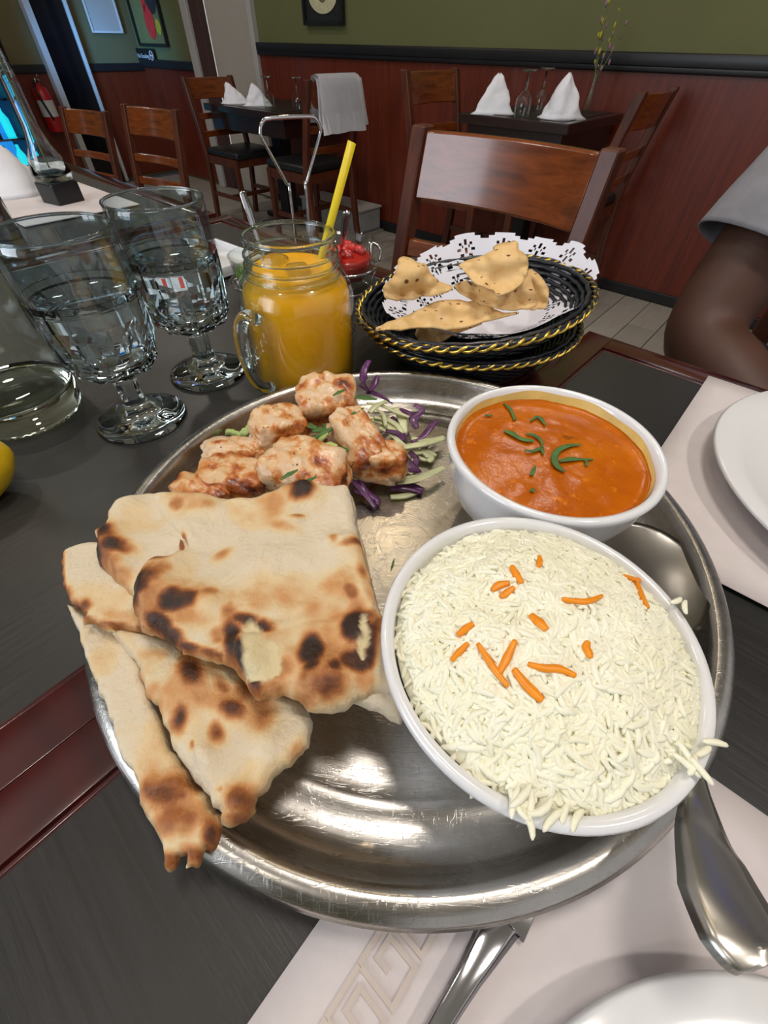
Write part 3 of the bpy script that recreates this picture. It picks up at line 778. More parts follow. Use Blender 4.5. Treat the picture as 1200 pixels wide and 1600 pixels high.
# ================================================================== BACK TABLES
def back_table(label, u0, u1, v0, v1, zt):
    t = thing('wall_table', label, 'table', R((u0+u1)/2, (v0+v1)/2, 0.004), ROT, 'small tables against the back wall')
    W_, D_ = u1-u0, v1-v0
    bm = bmesh.new(); box(bm, (0, 0, zt-.02), (W_, D_, .035), None, .004); mesh_obj('table_top', bm, 'dark_table_wood', t, False)
    bm = bmesh.new(); box(bm, (0, 0, zt-.0035), (W_-.08, D_-.08, .006)); mesh_obj('inlay', bm, 'table_black_across_shaded', t, False)
    bm = bmesh.new(); box(bm, (0, 0, zt-.08), (W_-.06, D_-.06, .09)); mesh_obj('apron', bm, 'dark_table_wood', t, False)
    bm = bmesh.new(); box(bm, (0, 0, (zt-.1)/2), (.09, .09, zt-.12)); box(bm, (0, 0, .02), (.5, .08, .035), None, .008); box(bm, (0, 0, .02), (.08, .5, .035), None, .008)
    mesh_obj('pedestal', bm, 'black_plastic', t, False)
back_table('small dark table with two glasses and crumpled napkins beside the door', -3.55, -2.72, 2.22, 2.82, ZT-.085)
back_table('small dark table under two folded napkins by the dried stems', -1.46, -.93, 2.22, 2.82, ZT)
zA, zB = ZT-.084+.001, ZT+.001

def fold_napkin(loc, rz, label, h=.13, w=.13, group='folded white napkins', flop=0.):
    bm = bmesh.new(); n = 26; m = 12; rows = []
    sd = random.random()*50
    for j in range(m+1):
        f = j/m; row = []
        for i in range(n):
            a = 2*PI*i/n
            r = w/2*(1-f)**.72*(1+.13*math.sin(3*a+sd)+.05*math.sin(7*a+sd*2)*(1-f)) + .004
            if j == 0: r *= 1.22
            z = h*f*(1-.04*math.sin(2*a)) if j else 0
            row.append(bm.verts.new((r*math.cos(a)*1.05+flop*f*f, r*math.sin(a)*.55, z)))
        rows.append(row)
    for a, b in zip(rows, rows[1:]):
        for k in range(n): bm.faces.new((a[k], a[(k+1) % n], b[(k+1) % n], b[k]))
    bm.faces.new(rows[-1]); bm.faces.new(rows[0][::-1])
    for v in bm.verts:
        if v.co.z > .002: v.co += Vector((fbm(v.co+Vector((sd, 0, 0)), 22)*.012, fbm(v.co+Vector((0, sd, 0)), 22)*.012, 0))
    return tag(mesh_obj('folded_napkin', bm, 'napkin_cloth', None, True, loc, rz), label, 'napkin', group)
fold_napkin(R(-1.33, 2.30, zB), ROT+.7, 'folded white napkin standing left of the upturned glasses by the wall', .125, .15)
fold_napkin(R(-1.04, 2.36, zB), ROT+.7, 'folded white napkin standing right of the upturned glasses by the stem vase', .135, .155)
fold_napkin(R(-3.37, 2.35, zA), ROT+.7, 'crumpled white napkin at the chair side of the table near the door', .10, .16, flop=-.03)
fold_napkin(R(-3.15, 2.38, zA), ROT+.9, 'crumpled white napkin next to the upturned glasses near the door', .105, .15, flop=-.02)

def upturned_glass(loc, label, h=.145):
    t = thing('wine_glass', label, 'glass', loc, 0, 'upturned wine glasses on the wall tables')
    bm = bmesh.new(); lathe(bm, [(.030, 0), (.034, .03), (.033, .06), (.012, .082), (.008, .085), (.030, .062), (.0315, .03), (.028, 0), (.030, 0)], 20); mesh_obj('bowl', bm, 'thin_glass', t)
    bm = bmesh.new(); lathe(bm, [(0, .082), (.006, .083), (.004, .10), (.004, .135), (0, .136)], 12); mesh_obj('stem', bm, 'glass', t)
    bm = bmesh.new(); lathe(bm, [(0, .136), (.032, .142), (.032, h), (0, h)], 20); mesh_obj('foot', bm, 'glass', t)
    return t
g0 = upturned_glass(R(-1.17, 2.26, zB), 'upturned wine glass between two napkins, nearer one, by the dried stems')
copy_tree(g0, R(-1.22, 2.52, zB), 0, 'upturned wine glass partly behind the napkin by the dried stems')
copy_tree(g0, R(-2.97, 2.33, zA), 0, 'upturned wine glass beside the crumpled napkins near the door')
copy_tree(g0, R(-2.80, 2.42, zA), 0, 'upturned wine glass at the edge of the draped white cloth')
copy_tree(g0, R(-2.78, 2.66, zA), 0, 'upturned wine glass mostly hidden behind the draped white cloth')
# place mats on the right wall table
bm = bmesh.new(); box(bm, (0, 0, 0), (.40, .30, .002)); o = mesh_obj('paper_placemat', bm, 'paper', None, False, R(-1.19, 2.41, zB), ROT); tag(o, 'thin pale placemat lying under the standing napkins on the wall table', 'placemat')
# tall vase with dried stems
def stem_vase(loc, label, stems_label, h, seed, mats, spread=.08, stem_h=.33, bl=.02):
    t = thing('bud_vase', label, 'vase', loc)
    bm = bmesh.new(); lathe(bm, [(0, 0), (.028, 0), (.030, .01), (.016, .06), (.011, .12), (.013, h), (.010, h), (.008, .12), (.012, .06), (.02, .015), (0, .012)], 24); mesh_obj('body', bm, 'thin_glass', t)
    random.seed(seed)
    b = thing('dried_stems', stems_label, 'flowers', loc)
    for k in range(7):
        a = random.uniform(0, 2*PI); s = random.uniform(.3, 1)*spread
        top = Vector((math.cos(a)*s, math.sin(a)*s, stem_h*random.uniform(.7, 1.05)))
        bm = bmesh.new(); tube(bm, spline([(0, 0, .02), (0, 0, h*.6), tuple(top*.5+Vector((0, 0, .04))), tuple(top)], 4), .0016, 5); mesh_obj('stem', bm, mats[0], b)
        bm = bmesh.new()
        for q in range(4):
            f = .5+.13*q; p = top*f+Vector((random.uniform(-.006, .006), random.uniform(-.006, .006), .02))
            r = bmesh.ops.create_icosphere(bm, subdivisions=1, radius=bl*.45*random.uniform(.6, 1.1)); bmesh.ops.transform(bm, matrix=Matrix.Translation(p) @ Matrix.Diagonal((.6, .6, 1.5, 1)), verts=r['verts'])
        mesh_obj('blossom', bm, mats[1] if k % 3 else mats[2], b)
stem_vase(R(-1.05, 2.66, zB), 'slim clear glass vase on the wall table behind the right napkin', 'dried purple and straw stems in the slim vase on the wall table', .16, 5, ('stem_green', 'flower_purple', 'poster_yellow'), .08, .36, .02)

# white cloth draped over a chair back
t = thing('draped_cloth', 'white cloth folded and draped over the back of a chair at the wall table', 'cloth', R(-2.30, 2.28, 0), ROT)
bm = bmesh.new()
def drape(bm, v0, v1, zt, drop1, drop2, th, off):
    n = 10; rows = []
    prof = [(-.030, zt-drop1), (-.032, zt-drop1*.6), (-.026, zt-drop1*.2), (-.018, zt-.008), (0, zt), (.018, zt-.008), (.026, zt-drop2*.2), (.034, zt-drop2*.6), (.040, zt-drop2)]
    for i in range(n+1):
        f = i/n; v = v0+(v1-v0)*f
        out = []
        for (a, z) in prof:
            k = (zt-z)/max(drop1, drop2)
            out.append(Vector((a*(1+off)+.010*fbm((v, z, off), 14)*k*2, v+(f-.5)*.05*k, z+.008*fbm((v, z, 3), 9)*k)))
        rows.append(out)
    vs = [[bm.verts.new(p) for p in r] for r in rows]
    for a, b in zip(vs, vs[1:]):
        for k in range(len(prof)-1): bm.faces.new((a[k], a[k+1], b[k+1], b[k]))
drape(bm, -.17, .17, .835, .16, .20, .01, .0)
bmesh.ops.solidify(bm, geom=bm.faces[:], thickness=.008)
mesh_obj('inner_fold', bm, 'napkin_cloth', t)
bm = bmesh.new(); drape(bm, -.16, .14, .848, .19, .235, .01, .45); bmesh.ops.solidify(bm, geom=bm.faces[:], thickness=.008); mesh_obj('outer_fold', bm, 'napkin_cloth', t)

# ================================================================== PERSON (seated across the corner of the table, right arm in view)
def skin_obj(name, joints, edges, mat, parent, sub=2, root=0):
    me = bpy.data.meshes.new(name); me.from_pydata([j[0] for j in joints], edges, [])
    o = bpy.data.objects.new(name, me); C.objects.link(o); o.parent = parent
    m = o.modifiers.new('skin', 'SKIN'); m.use_smooth_shade = True
    for i, j in enumerate(joints):
        sv = me.skin_vertices[0].data[i]; r = j[1]; sv.radius = r if isinstance(r, tuple) else (r, r); sv.use_root = (i == root)
    s = o.modifiers.new('subdivision', 'SUBSURF'); s.levels = sub; s.render_levels = sub
    me.materials.append(M[mat]); return o
person = thing('person', 'person in a grey t-shirt seated at the table corner, arm lowered beside the edge', 'person', R(.235, .86, 0), ROT)
# local frame: x along wall, faces -y
J = [((0, .04, .50), (.13, .10)), ((0, .05, .66), (.12, .09)), ((0, .06, .84), (.14, .10)), ((0, .06, 1.00), (.13, .09)), ((0, .05, 1.10), (.055, .055)), ((0, .03, 1.16), (.052, .055)),
     ((0, .02, 1.25), (.075, .09)), ((0, .025, 1.33), (.07, .085)),
     ((-.17, .05, .985), .058), ((-.235, .01, .90), .060), ((-.270, -.05, .80), .058), ((-.280, -.120, .690), .054), ((-.205, -.190, .670), .050), ((-.14, -.225, .64), .040), ((-.12, -.24, .61), .028), ((-.07, -.26, .605), .026),
     ((.17, .05, 1.035), .055), ((.25, .02, .92), .050), ((.28, -.03, .80), .044), ((.28, -.07, .70), .040), ((.24, -.14, .655), .038), ((.16, -.19, .625), .032), ((.10, -.22, .61), .026), ((.06, -.24, .605), .025),
     ((-.10, -.02, .49), .085), ((-.12, -.22, .50), .078), ((-.13, -.42, .50), .060), ((-.13, -.42, .30), .052), ((-.13, -.40, .10), .038), ((-.13, -.48, .05), .035),
     ((.10, -.02, .49), .085), ((.12, -.22, .50), .078), ((.13, -.42, .50), .060), ((.13, -.42, .30), .052), ((.13, -.40, .10), .038), ((.13, -.48, .05), .035)]
E_ = [(0, 1), (1, 2), (2, 3), (3, 4), (4, 5), (5, 6), (6, 7), (3, 8), (8, 9), (9, 10), (10, 11), (11, 12), (12, 13), (13, 14), (14, 15), (3, 16), (16, 17), (17, 18), (18, 19), (19, 20), (20, 21), (21, 22), (22, 23),
      (0, 24), (24, 25), (25, 26), (26, 27), (27, 28), (28, 29), (0, 30), (30, 31), (31, 32), (32, 33), (33, 34), (34, 35)]
skin_obj('body', J, E_, 'skin', person)
for s in (-1, 1):   # fingers
    base = Vector((s*-.0, 0, 0)); wx, wy = (-.07, -.26) if s < 0 else (.06, -.24)
    for k in range(4):
        L_ = (.055, .065, .06, .048)[k]; ox = wx - s*.012; oy = wy - .018 + k*.014
        p0 = Vector((ox, oy, .612)); dx = -s
        skin_obj('finger', [(tuple(p0), .009), (tuple(p0+Vector((dx*L_*.5, -.006, .004))), .0085), (tuple(p0+Vector((dx*L_*.85, -.008, -.008))), .008), (tuple(p0+Vector((dx*L_, -.008, -.022))), .007)], [(0, 1), (1, 2), (2, 3)], 'skin', person, 1)
    skin_obj('thumb', [((wx+s*.01, wy-.02, .615), .011), ((wx-s*.015, wy-.048, .625), .010), ((wx-s*.035, wy-.055, .622), .008)], [(0, 1), (1, 2)], 'skin', person, 1)
# shirt
JS = [((0, .04, .50), (.155, .125)), ((0, .05, .66), (.145, .115)), ((0, .06, .84), (.160, .120)), ((0, .06, .99), (.150, .105)), ((0, .055, 1.07), (.085, .075)), ((-.17, .05, .985), .075), ((-.215, .02, .925), .074), ((.17, .05, 1.03), .075), ((.235, .03, .955), .072)]
skin_obj('t_shirt', JS, [(0, 1), (1, 2), (2, 3), (3, 4), (3, 5), (5, 6), (3, 7), (7, 8)], 'shirt_grey', person)
def sleeve(pts, rads, parent):
    bm = bmesh.new(); P = spline(pts, 5); n = 28; rows = []
    for pas in (0, 1):
        idx = range(len(P)) if pas == 0 else range(len(P)-1, -1, -1)
        for i in idx:
            f = i/(len(P)-1); r = rads[0]*(1-f)+rads[1]*f - (.003 if pas else 0)
            a = P[max(i-1, 0)]; b = P[min(i+1, len(P)-1)]; t_ = (b-a).normalized(); s_ = t_.cross(Vector((0, 1, .2))).normalized(); u_ = s_.cross(t_)
            rows.append([bm.verts.new(P[i]+(s_*math.cos(q)+u_*math.sin(q))*(r*(1+.04*math.sin(3*q+4*f)*f))) for q in [2*PI*k/n for k in range(n)]])
    for a, b in zip(rows, rows[1:]):
        for k in range(n): bm.faces.new((a[k], a[(k+1) % n], b[(k+1) % n], b[k]))
    mesh_obj('sleeve', bm, 'shirt_grey', parent)
sleeve([(-.165, .05, .99), (-.235, .01, .90), (-.262, -.035, .83), (-.272, -.058, .785)], (.072, .080), person)
sleeve([(.165, .05, 1.04), (.245, .03, .95), (.268, 0, .87), (.278, -.02, .83)], (.070, .072), person)
# shorts
JP = [((0, .04, .50), (.16, .13)), ((-.10, -.02, .50), .105), ((-.12, -.22, .505), .098), ((-.13, -.36, .505), .085), ((.10, -.02, .50), .105), ((.12, -.22, .505), .098), ((.13, -.36, .505), .085)]
skin_obj('shorts', JP, [(0, 1), (1, 2), (2, 3), (0, 4), (4, 5), (5, 6)], 'shorts_grey', person)
bm = bmesh.new(); r = bmesh.ops.create_icosphere(bm, subdivisions=4, radius=1)
for v in bm.verts:
    c_ = v.co.copy(); v.co = Vector((c_.x*.085, c_.y*.105+.03, c_.z*.105+1.315))
    if c_.y < -.2 and c_.z < .45: v.co.y += .05
    v.co += c_*fbm(c_, 9)*.006
bmesh.ops.delete(bm, geom=[v for v in bm.verts if v.co.z < 1.25 and v.co.y < .06], context='VERTS')
mesh_obj('hair', bm, 'hair', person)
for s in (-1, 1):
    bm = bmesh.new(); bmesh.ops.create_icosphere(bm, subdivisions=2, radius=.012); mesh_obj('eye', bm, 'eye_white', person).location = (s*.028, -.062, 1.285)
    bm = bmesh.new(); r = bmesh.ops.create_icosphere(bm, subdivisions=2, radius=1); bmesh.ops.transform(bm, matrix=Matrix.Translation((s*.078, .025, 1.27)) @ Matrix.Diagonal((.010, .018, .030, 1)), verts=r['verts']); mesh_obj('ear', bm, 'skin', person)
    bm = bmesh.new(); box(bm, (s*.13, -.46, .045), (.095, .27, .08), None, .03, 3); mesh_obj('shoe', bm, 'shoe', person)
bm = bmesh.new(); tube(bm, [(0, -.068, 1.29), (0, -.082, 1.262), (0, -.088, 1.25)], [.008, .012, .014], 10); mesh_obj('nose', bm, 'skin', person)
bm = bmesh.new(); tube(bm, spline([(-.024, -.070, 1.213), (0, -.078, 1.216), (.024, -.070, 1.213)], 4), .006, 8); mesh_obj('mouth', bm, 'brown_jamb', person)
chair('brown chair the person in the grey t-shirt sits on', .235, 1.13, 0)

# ================================================================== PLACEMATS
def mat_sheet(label, u0, u1, v0, v1, zm=ZT+.0012, border=(-1,)):
    t = thing('paper_placemat', label, 'placemat', R((u0+u1)/2, (v0+v1)/2, zm), ROT)
    W_, D_ = u1-u0, v1-v0
    bm = bmesh.new(); bmesh.ops.create_grid(bm, x_segments=20, y_segments=12, size=.5)
    for v in bm.verts: v.co = Vector((v.co.x*W_, v.co.y*D_, .0003+.0004*fbm((v.co.x, v.co.y, 1), 3)))
    bmesh.ops.solidify(bm, geom=bm.faces[:], thickness=.0004); mesh_obj('sheet', bm, 'paper', t)
    # printed key border along the short ends: greek key strokes
    bm = bmesh.new(); z = .0012; st = .0017; u_ = .0150
    key = [((0, 0), (0, 1)), ((0, 1), (.8, 1)), ((.8, 1), (.8, .25)), ((.8, .25), (.35, .25)), ((.35, .25), (.35, .65)), ((0, 0), (1.05, 0))]
    for sx in border:
        nkey = int((D_-.01)/(u_*1.05))
        for k in range(nkey):
            for (a, b) in key:
                p = Vector((a[1], a[0]+k*1.05, 0))*u_; q = Vector((b[1], b[0]+k*1.05, 0))*u_
                org = Vector((sx*(W_/2-.026)-u_/2, -D_/2+.006, 0)); c_ = (p+q)/2+org; d_ = q-p
                box(bm, (c_.x, c_.y, z+(.00012 if abs(d_.x) < 1e-6 else 0)), (abs(d_.x)+(st if abs(d_.x) < 1e-6 else -st), (abs(d_.y)+st if a != (0, 0) or b != (1.05, 0) else abs(d_.y)-.0002), .0002))
    if border: mesh_obj('printed_border', bm, 'paper_print', t, False)['kind'] = 'stuff'
    else: bm.free()
    return t
mat_sheet('white paper placemat with a faint beige key border under the thali', -.010, .40, -.1035, .1235)
mat_sheet('white paper placemat beneath the far dinner plate at the table corner', -.002, .40, .235, .488, ZT+.0026, ())

# ================================================================== DINNER PLATES
def dinner_plate(label, cx, cy, r, z, h):
    t = thing('dinner_plate', label, 'plate', (cx, cy, ZT+z), 0, 'white round dinner plates')
    bm = bmesh.new(); lathe(bm, [(0, .006), (r*.58, .006), (r*.68, .009), (r*.82, h*.6), (r*.985, h), (r, h-.002), (r*.98, h-.004), (r*.80, h*.4), (r*.62, .002), (r*.55, 0), (0, 0)], 96)
    mesh_obj('dish', bm, 'porcelain', t)
    return t
dinner_plate('white dinner plate on the far placemat next to the curry bowl', .3625, .1930, .133, .0015, .021)
dinner_plate('white dinner plate at the near edge of the placemat below the spoon', .1085, -.1310, .113, .0015, .017)

# ================================================================== THALI
TX, TY = .0133, .1629
t = thing('thali_plate', 'large round scratched stainless steel thali holding the whole meal', 'plate', (TX, TY, ZT+.0018))
prof = [(0, .003), (.130, .003), (.1355, .0036), (.138, .0048), (.1405, .0038), (.150, .0042), (.1560, .0068), (.1595, .0130), (.1615, .0200), (.1632, .0240), (.1655, .0252), (.1690, .0244), (.1722, .0222), (.1738, .0200), (.1730, .0188), (.1700, .0205), (.1655, .0220), (.1640, .0205), (.1620, .0130), (.158, .0045), (.151, .001), (.128, 0), (0, 0)]
bm = bmesh.new(); lathe(bm, prof, 180); mesh_obj('dish', bm, 'brushed_steel', t)
TZ = .0018+.003+.0002       # height of the thali's floor

def bowl(name, label, cx, cy, zb, R_, H_, group):
    t = thing(name, label, 'bowl', (cx, cy, ZT+zb), 0, group)
    bm = bmesh.new()
    lathe(bm, [(0, .002), (.026, .002), (.027, 0), (.030, 0), (.031, .004), (.040, .012), (.0505, .028), (.0555, .044), (R_-.001, H_-.006), (R_+.0003, H_-.0025), (R_-.0005, H_-.0005), (R_-.0022, H_), (R_-.0042, H_-.0010), (R_-.0048, H_-.005), (.0505, .042), (.046, .030), (.036, .016), (.024, .009), (0, .008)], 96)
    mesh_obj('dish', bm, 'porcelain', t)
    return t
RX, RY, CX, CY = .0590, .0711, .0935, .1855
BH = .0635
bowl('rice_bowl', 'white porcelain bowl heaped with rice on the thali', RX, RY, TZ, .0591, BH, 'white porcelain bowls on the thali')
bowl('curry_bowl', 'white porcelain bowl filled with orange curry on the thali', CX, CY, TZ, .0588, BH, 'white porcelain bowls on the thali')
# yellow curry smear line is part of the curry
bm = bmesh.new(); zc = TZ+.0545
rings = [(0, zc)] + [(r, zc+.00025*math.sin(r*900)) for r in [.004*k for k in range(1, 13)]] + [(.0520, zc+.0002), (.0532, zc+.0012), (.0534, zc-.001), (.0525, zc-.004), (.048, zc-.016), (.03, zc-.035), (0, zc-.042)]
lathe(bm, rings, 96)
for v in bm.verts:
    if v.co.z > zc-.0005: v.co.z += .0006*fbm(v.co, 70)
o = mesh_obj('curry', bm, 'curry', None, True, (CX, CY, ZT)); tag(o, 'thick glossy orange curry filling the white bowl', 'curry')
bm = bmesh.new(); fr_ = []
for k in range(97):
    a = 2*PI*k/96; h = .0015+.0050*max(0, .5+.5*math.sin(a+.3))+.0006*math.sin(9*a)
    fr_.append([bm.verts.new(((.0529+.0011*f*h/.005)*math.cos(a), (.0529+.0011*f*h/.005)*math.sin(a), zc+h*f)) for f in (0, .5, 1)])
for p, q in zip(fr_, fr_[1:]):
    for k in range(2): bm.faces.new((p[k], q[k], q[k+1], p[k+1]))
mesh_obj('sauce_film', bm, 'sauce_film', o)
# cilantro on the curry (points traced on the curry's surface)
def P2(lst, z): return [at(580+a/2.3077, 580+b/2.3077, z) for a, b in lst]
zl = zc+.0012
leaves = [([(480, 215), (505, 225), (530, 240), (560, 250), (588, 250)], (.0016, .0042, .0026, .0036, .0012)),
          ([(560, 225), (590, 232), (612, 250), (618, 275)], (.0012, .0026, .0018, .0012)),
          ([(552, 285), (585, 288), (612, 280), (622, 300)], (.001, .0022, .0026, .001)),
          ([(755, 265), (710, 270), (672, 288), (660, 320), (672, 345), (698, 362)], (.0012, .0030, .0036, .0040, .0034, .0014)),
          ([(680, 325), (720, 318), (760, 318), (800, 318)], (.0016, .0036, .0018, .0010)),
          ([(770, 318), (778, 330), (776, 342)], (.0012, .0020, .0012)),
          ([(478, 115), (495, 130), (508, 150), (518, 176)], (.0010, .0024, .0018, .0022)),
          ([(575, 180), (597, 165), (612, 172), (628, 195)], (.0012, .0020, .0028, .0010)),
          ([(577, 375), (584, 360), (592, 342)], (.0018, .0022, .0008)), ([(410, 158), (425, 160), (436, 158)], (.0010, .0018, .0008)), ([(578, 435), (586, 425)], (.002, .002))]
ll = ['curled cilantro leaf floating in the curry left of the largest leaf', 'thin cilantro sprig pointing to the far rim of the curry', 'thin cilantro sprig under the leaf pair in the curry', 'largest hooked cilantro leaf in the middle of the curry', 'cilantro leaf reaching right out of the hooked leaf', 'tiny cilantro tip at the right end of the leaf cluster',
      'narrow cilantro leaf near the far left rim of the curry', 'bent cilantro leaf near the far rim of the curry', 'small cilantro flake below the leaf cluster', 'faint cilantro fleck by the left rim of the curry', 'dark cilantro fleck near the front rim of the curry']
for (p, w), lb in zip(leaves, ll):
    o = ribbon('cilantro_leaf', P2(p, zl), w, .0007, 'green_leaf', .25); tag(o, lb, 'herb leaf', 'cilantro leaves on the curry')

# ================================================================== RICE
def heap_z(x, y):   # height above the thali floor datum, heap centre slightly towards the near right
    dx, dy = x-(RX+.0015), y-(RY-.001); r = math.hypot(dx, dy)/.0545
    return TZ+BH-.006 + .0165*max(0, 1-r**2.4)**.8 + .0015*fbm((x, y, 0), 60)
bm = bmesh.new(); nr = 26; na = 72
rings = []
for i in range(nr+1):
    r = .0535*i/nr
    if i == 0: rings.append([bm.verts.new((0, 0, heap_z(RX, RY)-.0004))])
    else: rings.append([bm.verts.new((r*math.cos(2*PI*k/na), r*math.sin(2*PI*k/na), heap_z(RX+r*math.cos(2*PI*k/na), RY+r*math.sin(2*PI*k/na))+.0002)) for k in range(na)])
rings.append([bm.verts.new((.0515*math.cos(2*PI*k/na), .0515*math.sin(2*PI*k/na), TZ+.046)) for k in range(na)])
for a, b in zip(rings, rings[1:]):
    for k in range(na):
        if len(a) == 1: bm.faces.new((a[0], b[k], b[(k+1) % na]))
        else: bm.faces.new((a[k], b[k], b[(k+1) % na], a[(k+1) % na]))
me_core = bm
rng = np.random.RandomState(4)
def grain(bm, c, d, up, L, r, bend):
    d = d.normalized(); s = d.cross(up).normalized(); u = s.cross(d)
    rows = []
    for f, k in ((-.5, .25), (-.40, .75), (-.15, 1), (.18, 1), (.42, .72), (.5, .2)):
        p = c + d*L*f + s*bend*(f*f*4-.5) 
        rows.append([bm.verts.new(p + (s*math.cos(q)+u*math.sin(q)*.85)*r*k) for q in (0, 1.047, 2.094, 3.1416, 4.189, 5.236)])
    for a, b in zip(rows, rows[1:]):
        for k in range(6): bm.faces.new((a[k], a[(k+1) % 6], b[(k+1) % 6], b[k]))
    bm.faces.new(rows[0][::-1]); bm.faces.new(rows[-1])
for i in range(3900):
    a = rng.uniform(0, 2*PI); r = .0545*math.sqrt(rng.uniform(0, 1))
    # fewer grains against the far-left wall of the bowl, some over the near-right rim
    x = RX+.0012+r*math.cos(a); y = RY-.001+r*math.sin(a)
    if r > .051 and rng.rand() < (.75 if (math.cos(a) < .2 and math.sin(a) > -.75) else .25): continue
    z = heap_z(x, y)+rng.uniform(-.0004, .0012)
    yaw = rng.vonmises(-.9 if rng.rand() < .5 else .6, .35) + 1.2*fbm((x, y, 4), 30)
    el = rng.normal(0, .10)
    # slope of heap
    e = .001; gx = (heap_z(x+e, y)-heap_z(x-e, y))/(2*e); gy = (heap_z(x, y+e)-heap_z(x, y-e))/(2*e)
    d = Vector((math.cos(yaw), math.sin(yaw), math.tan(el)+gx*math.cos(yaw)+gy*math.sin(yaw)))
    grain(bm, Vector((x-RX, y-RY, z)), d, Vector((0, 0, 1)), rng.uniform(.0062, .0112), rng.uniform(.00090, .00125), rng.normal(0, .0013))
# grains lying over the near rim and the right rim
for (px, py, z, yaw, n_) in ((835, 1270, .070, 1.4, 7), (875, 1275, .069, 1.5, 4), (815, 1245, .071, 1.3, 5), (1085, 1190, .071, -.4, 7), (1105, 1165, .070, -.2, 3), (1068, 945, .071, .5, 3), (900, 1270, .068, 1.8, 3), (1060, 1050, .071, -.3, 5)):
    for k in range((n_+1)//2):
        p = at(px+rng.uniform(-14, 14), py+rng.uniform(-16, 16), z+rng.uniform(-.001, .001)) - Vector((RX, RY, 0)); yw = yaw+rng.normal(0, .7)
        p.z -= ZT
        grain(bm, p, Vector((math.cos(yw), math.sin(yw), -.1)), Vector((0, 0, 1)), rng.uniform(.0060, .0095), .0011, rng.normal(0, .0005))
o = mesh_obj('rice', bm, 'basmati_rice', None, True, (RX, RY, ZT)); tag(o, 'heap of loose white basmati rice filling the porcelain bowl', 'rice', kind='stuff')

# carrot shreds (points as they lie on the heap)
def on_heap(px, py, lift=.0022):
    z = .075
    for _ in range(6):
        p = at(px, py, z); z = heap_z(p.x, p.y)+lift
    return at(px, py, z)
def P3(a, b): return (580+a/2, 780+b/2)
carrots = [([(525, 178), (527, 192), (522, 212)], .0026, 'small carrot shred nearest the far rim of the rice bowl'),
    ([(440, 210), (452, 232), (470, 262)], .0034, 'short fat carrot shred touching the left pair on the rice'),
    ([(378, 285), (400, 268), (432, 262)], .0034, 'left carrot piece of the small cluster on the rice'),
    ([(405, 305), (425, 292), (446, 276)], .0030, 'carrot piece under the left cluster on the rice'),
    ([(596, 312), (635, 318), (680, 318), (720, 303)], .0024, 'long curved yellow carrot shred lying across the rice'),
    ([(790, 240), (812, 248), (830, 252), (852, 250)], .0026, 'upper arm of the crossed carrot shreds at the right rim'),
    ([(826, 255), (838, 280), (848, 308), (865, 340)], .0022, 'thin carrot shred trailing toward the right rim of the bowl'),
    ([(500, 362), (525, 385), (548, 408)], .0042, 'widest pale orange carrot flake in the middle of the rice'),
    ([(270, 425), (295, 405), (320, 388)], .0030, 'upper of two short carrot shreds at the left of the rice'),
    ([(250, 505), (275, 478), (303, 450)], .0026, 'lower of two short carrot shreds at the left of the rice'),
    ([(333, 452), (365, 500), (395, 545), (428, 585)], .0026, 'long slanting carrot shred of the V shape on the rice'),
    ([(400, 545), (425, 495), (450, 442)], .0030, 'shorter carrot shred of the V shape on the rice'),
    ([(490, 515), (540, 528), (590, 530), (638, 552)], .0028, 'long level carrot shred near the middle of the rice'),
    ([(446, 530), (480, 575), (510, 605), (535, 630)], .0036, 'thick carrot shred nearest the viewer on the rice'),
    ([(678, 446), (672, 462), (680, 480), (684, 496)], .0030, 'small bent carrot piece at the right of the rice')]
for pts, w, lb in carrots:
    p = [on_heap(*P3(a, b)) for a, b in pts]
    o = ribbon('carrot_shred', p, [w*.6]+[w]*(len(p)-2)+[w*.6], .0016, 'carrot'); tag(o, lb, 'carrot shred', 'carrot shreds on the rice')

# ================================================================== NAAN
def N1(lst, z=None): return [(80+p[0]/2.069, 740+p[1]/2.069) + ((p[2],) if len(p) > 2 else ()) for p in lst]
def S1(lst): return [(80+a/2.069, 740+b/2.069, rx/2.069, ry/2.069, an, s) for a, b, rx, ry, an, s in lst]
# lowest, long strip hanging over the thali's rim on the left
strip = [(60, 430), (150, 470), (240, 510), (300, 640), (345, 760), (400, 890), (460, 990), (520, 1060), (550, 1120), (552, 1180), (530, 1215), (500, 1225), (478, 1270), (436, 1280), (438, 1232), (410, 1248), (398, 1284), (368, 1278), (362, 1220), (355, 1195), (300, 1090), (270, 990), (225, 900), (190, 790), (150, 690), (110, 580), (88, 500)]
t1 = thing('naan_bread', 'long folded naan strip hanging over the left rim of the thali', 'bread', at(250, 1100, .026), 0, 'pieces of naan stacked on the thali')
sheet('lower_layer', N1(strip), 'naan_crust', t1, .0052, .003, .0016, .0265, sub=4, jag=.0012, seed=1, waves=(.0012, 22),
      spots=S1([(405, 1040, 95, 60, -20, .62), (360, 1010, 60, 40, -30, .38), (400, 1130, 55, 70, 10, .50), (470, 1120, 60, 60, 0, .62), (395, 1250, 30, 30, 0, .55), (470, 1230, 40, 40, 0, .65), (530, 1180, 30, 60, 0, .8), (440, 1050, 40, 30, 0, .7), (315, 1080, 25, 60, -20, .25)]),
      bumps=S1([(395, 1020, 90, 45, -10, .0045), (430, 1130, 40, 40, 0, .003), (500, 1120, 30, 60, 0, .003)]))
mid = [(190, 500), (240, 505), (330, 520), (430, 560), (560, 610), (660, 690), (760, 720), (830, 760), (845, 820), (825, 880), (790, 935), (725, 990), (700, 1035), (668, 1050), (664, 1095), (620, 1135), (560, 1142), (540, 1090), (500, 1030), (440, 960), (405, 905), (375, 830), (345, 755), (310, 720), (290, 640), (240, 570)]
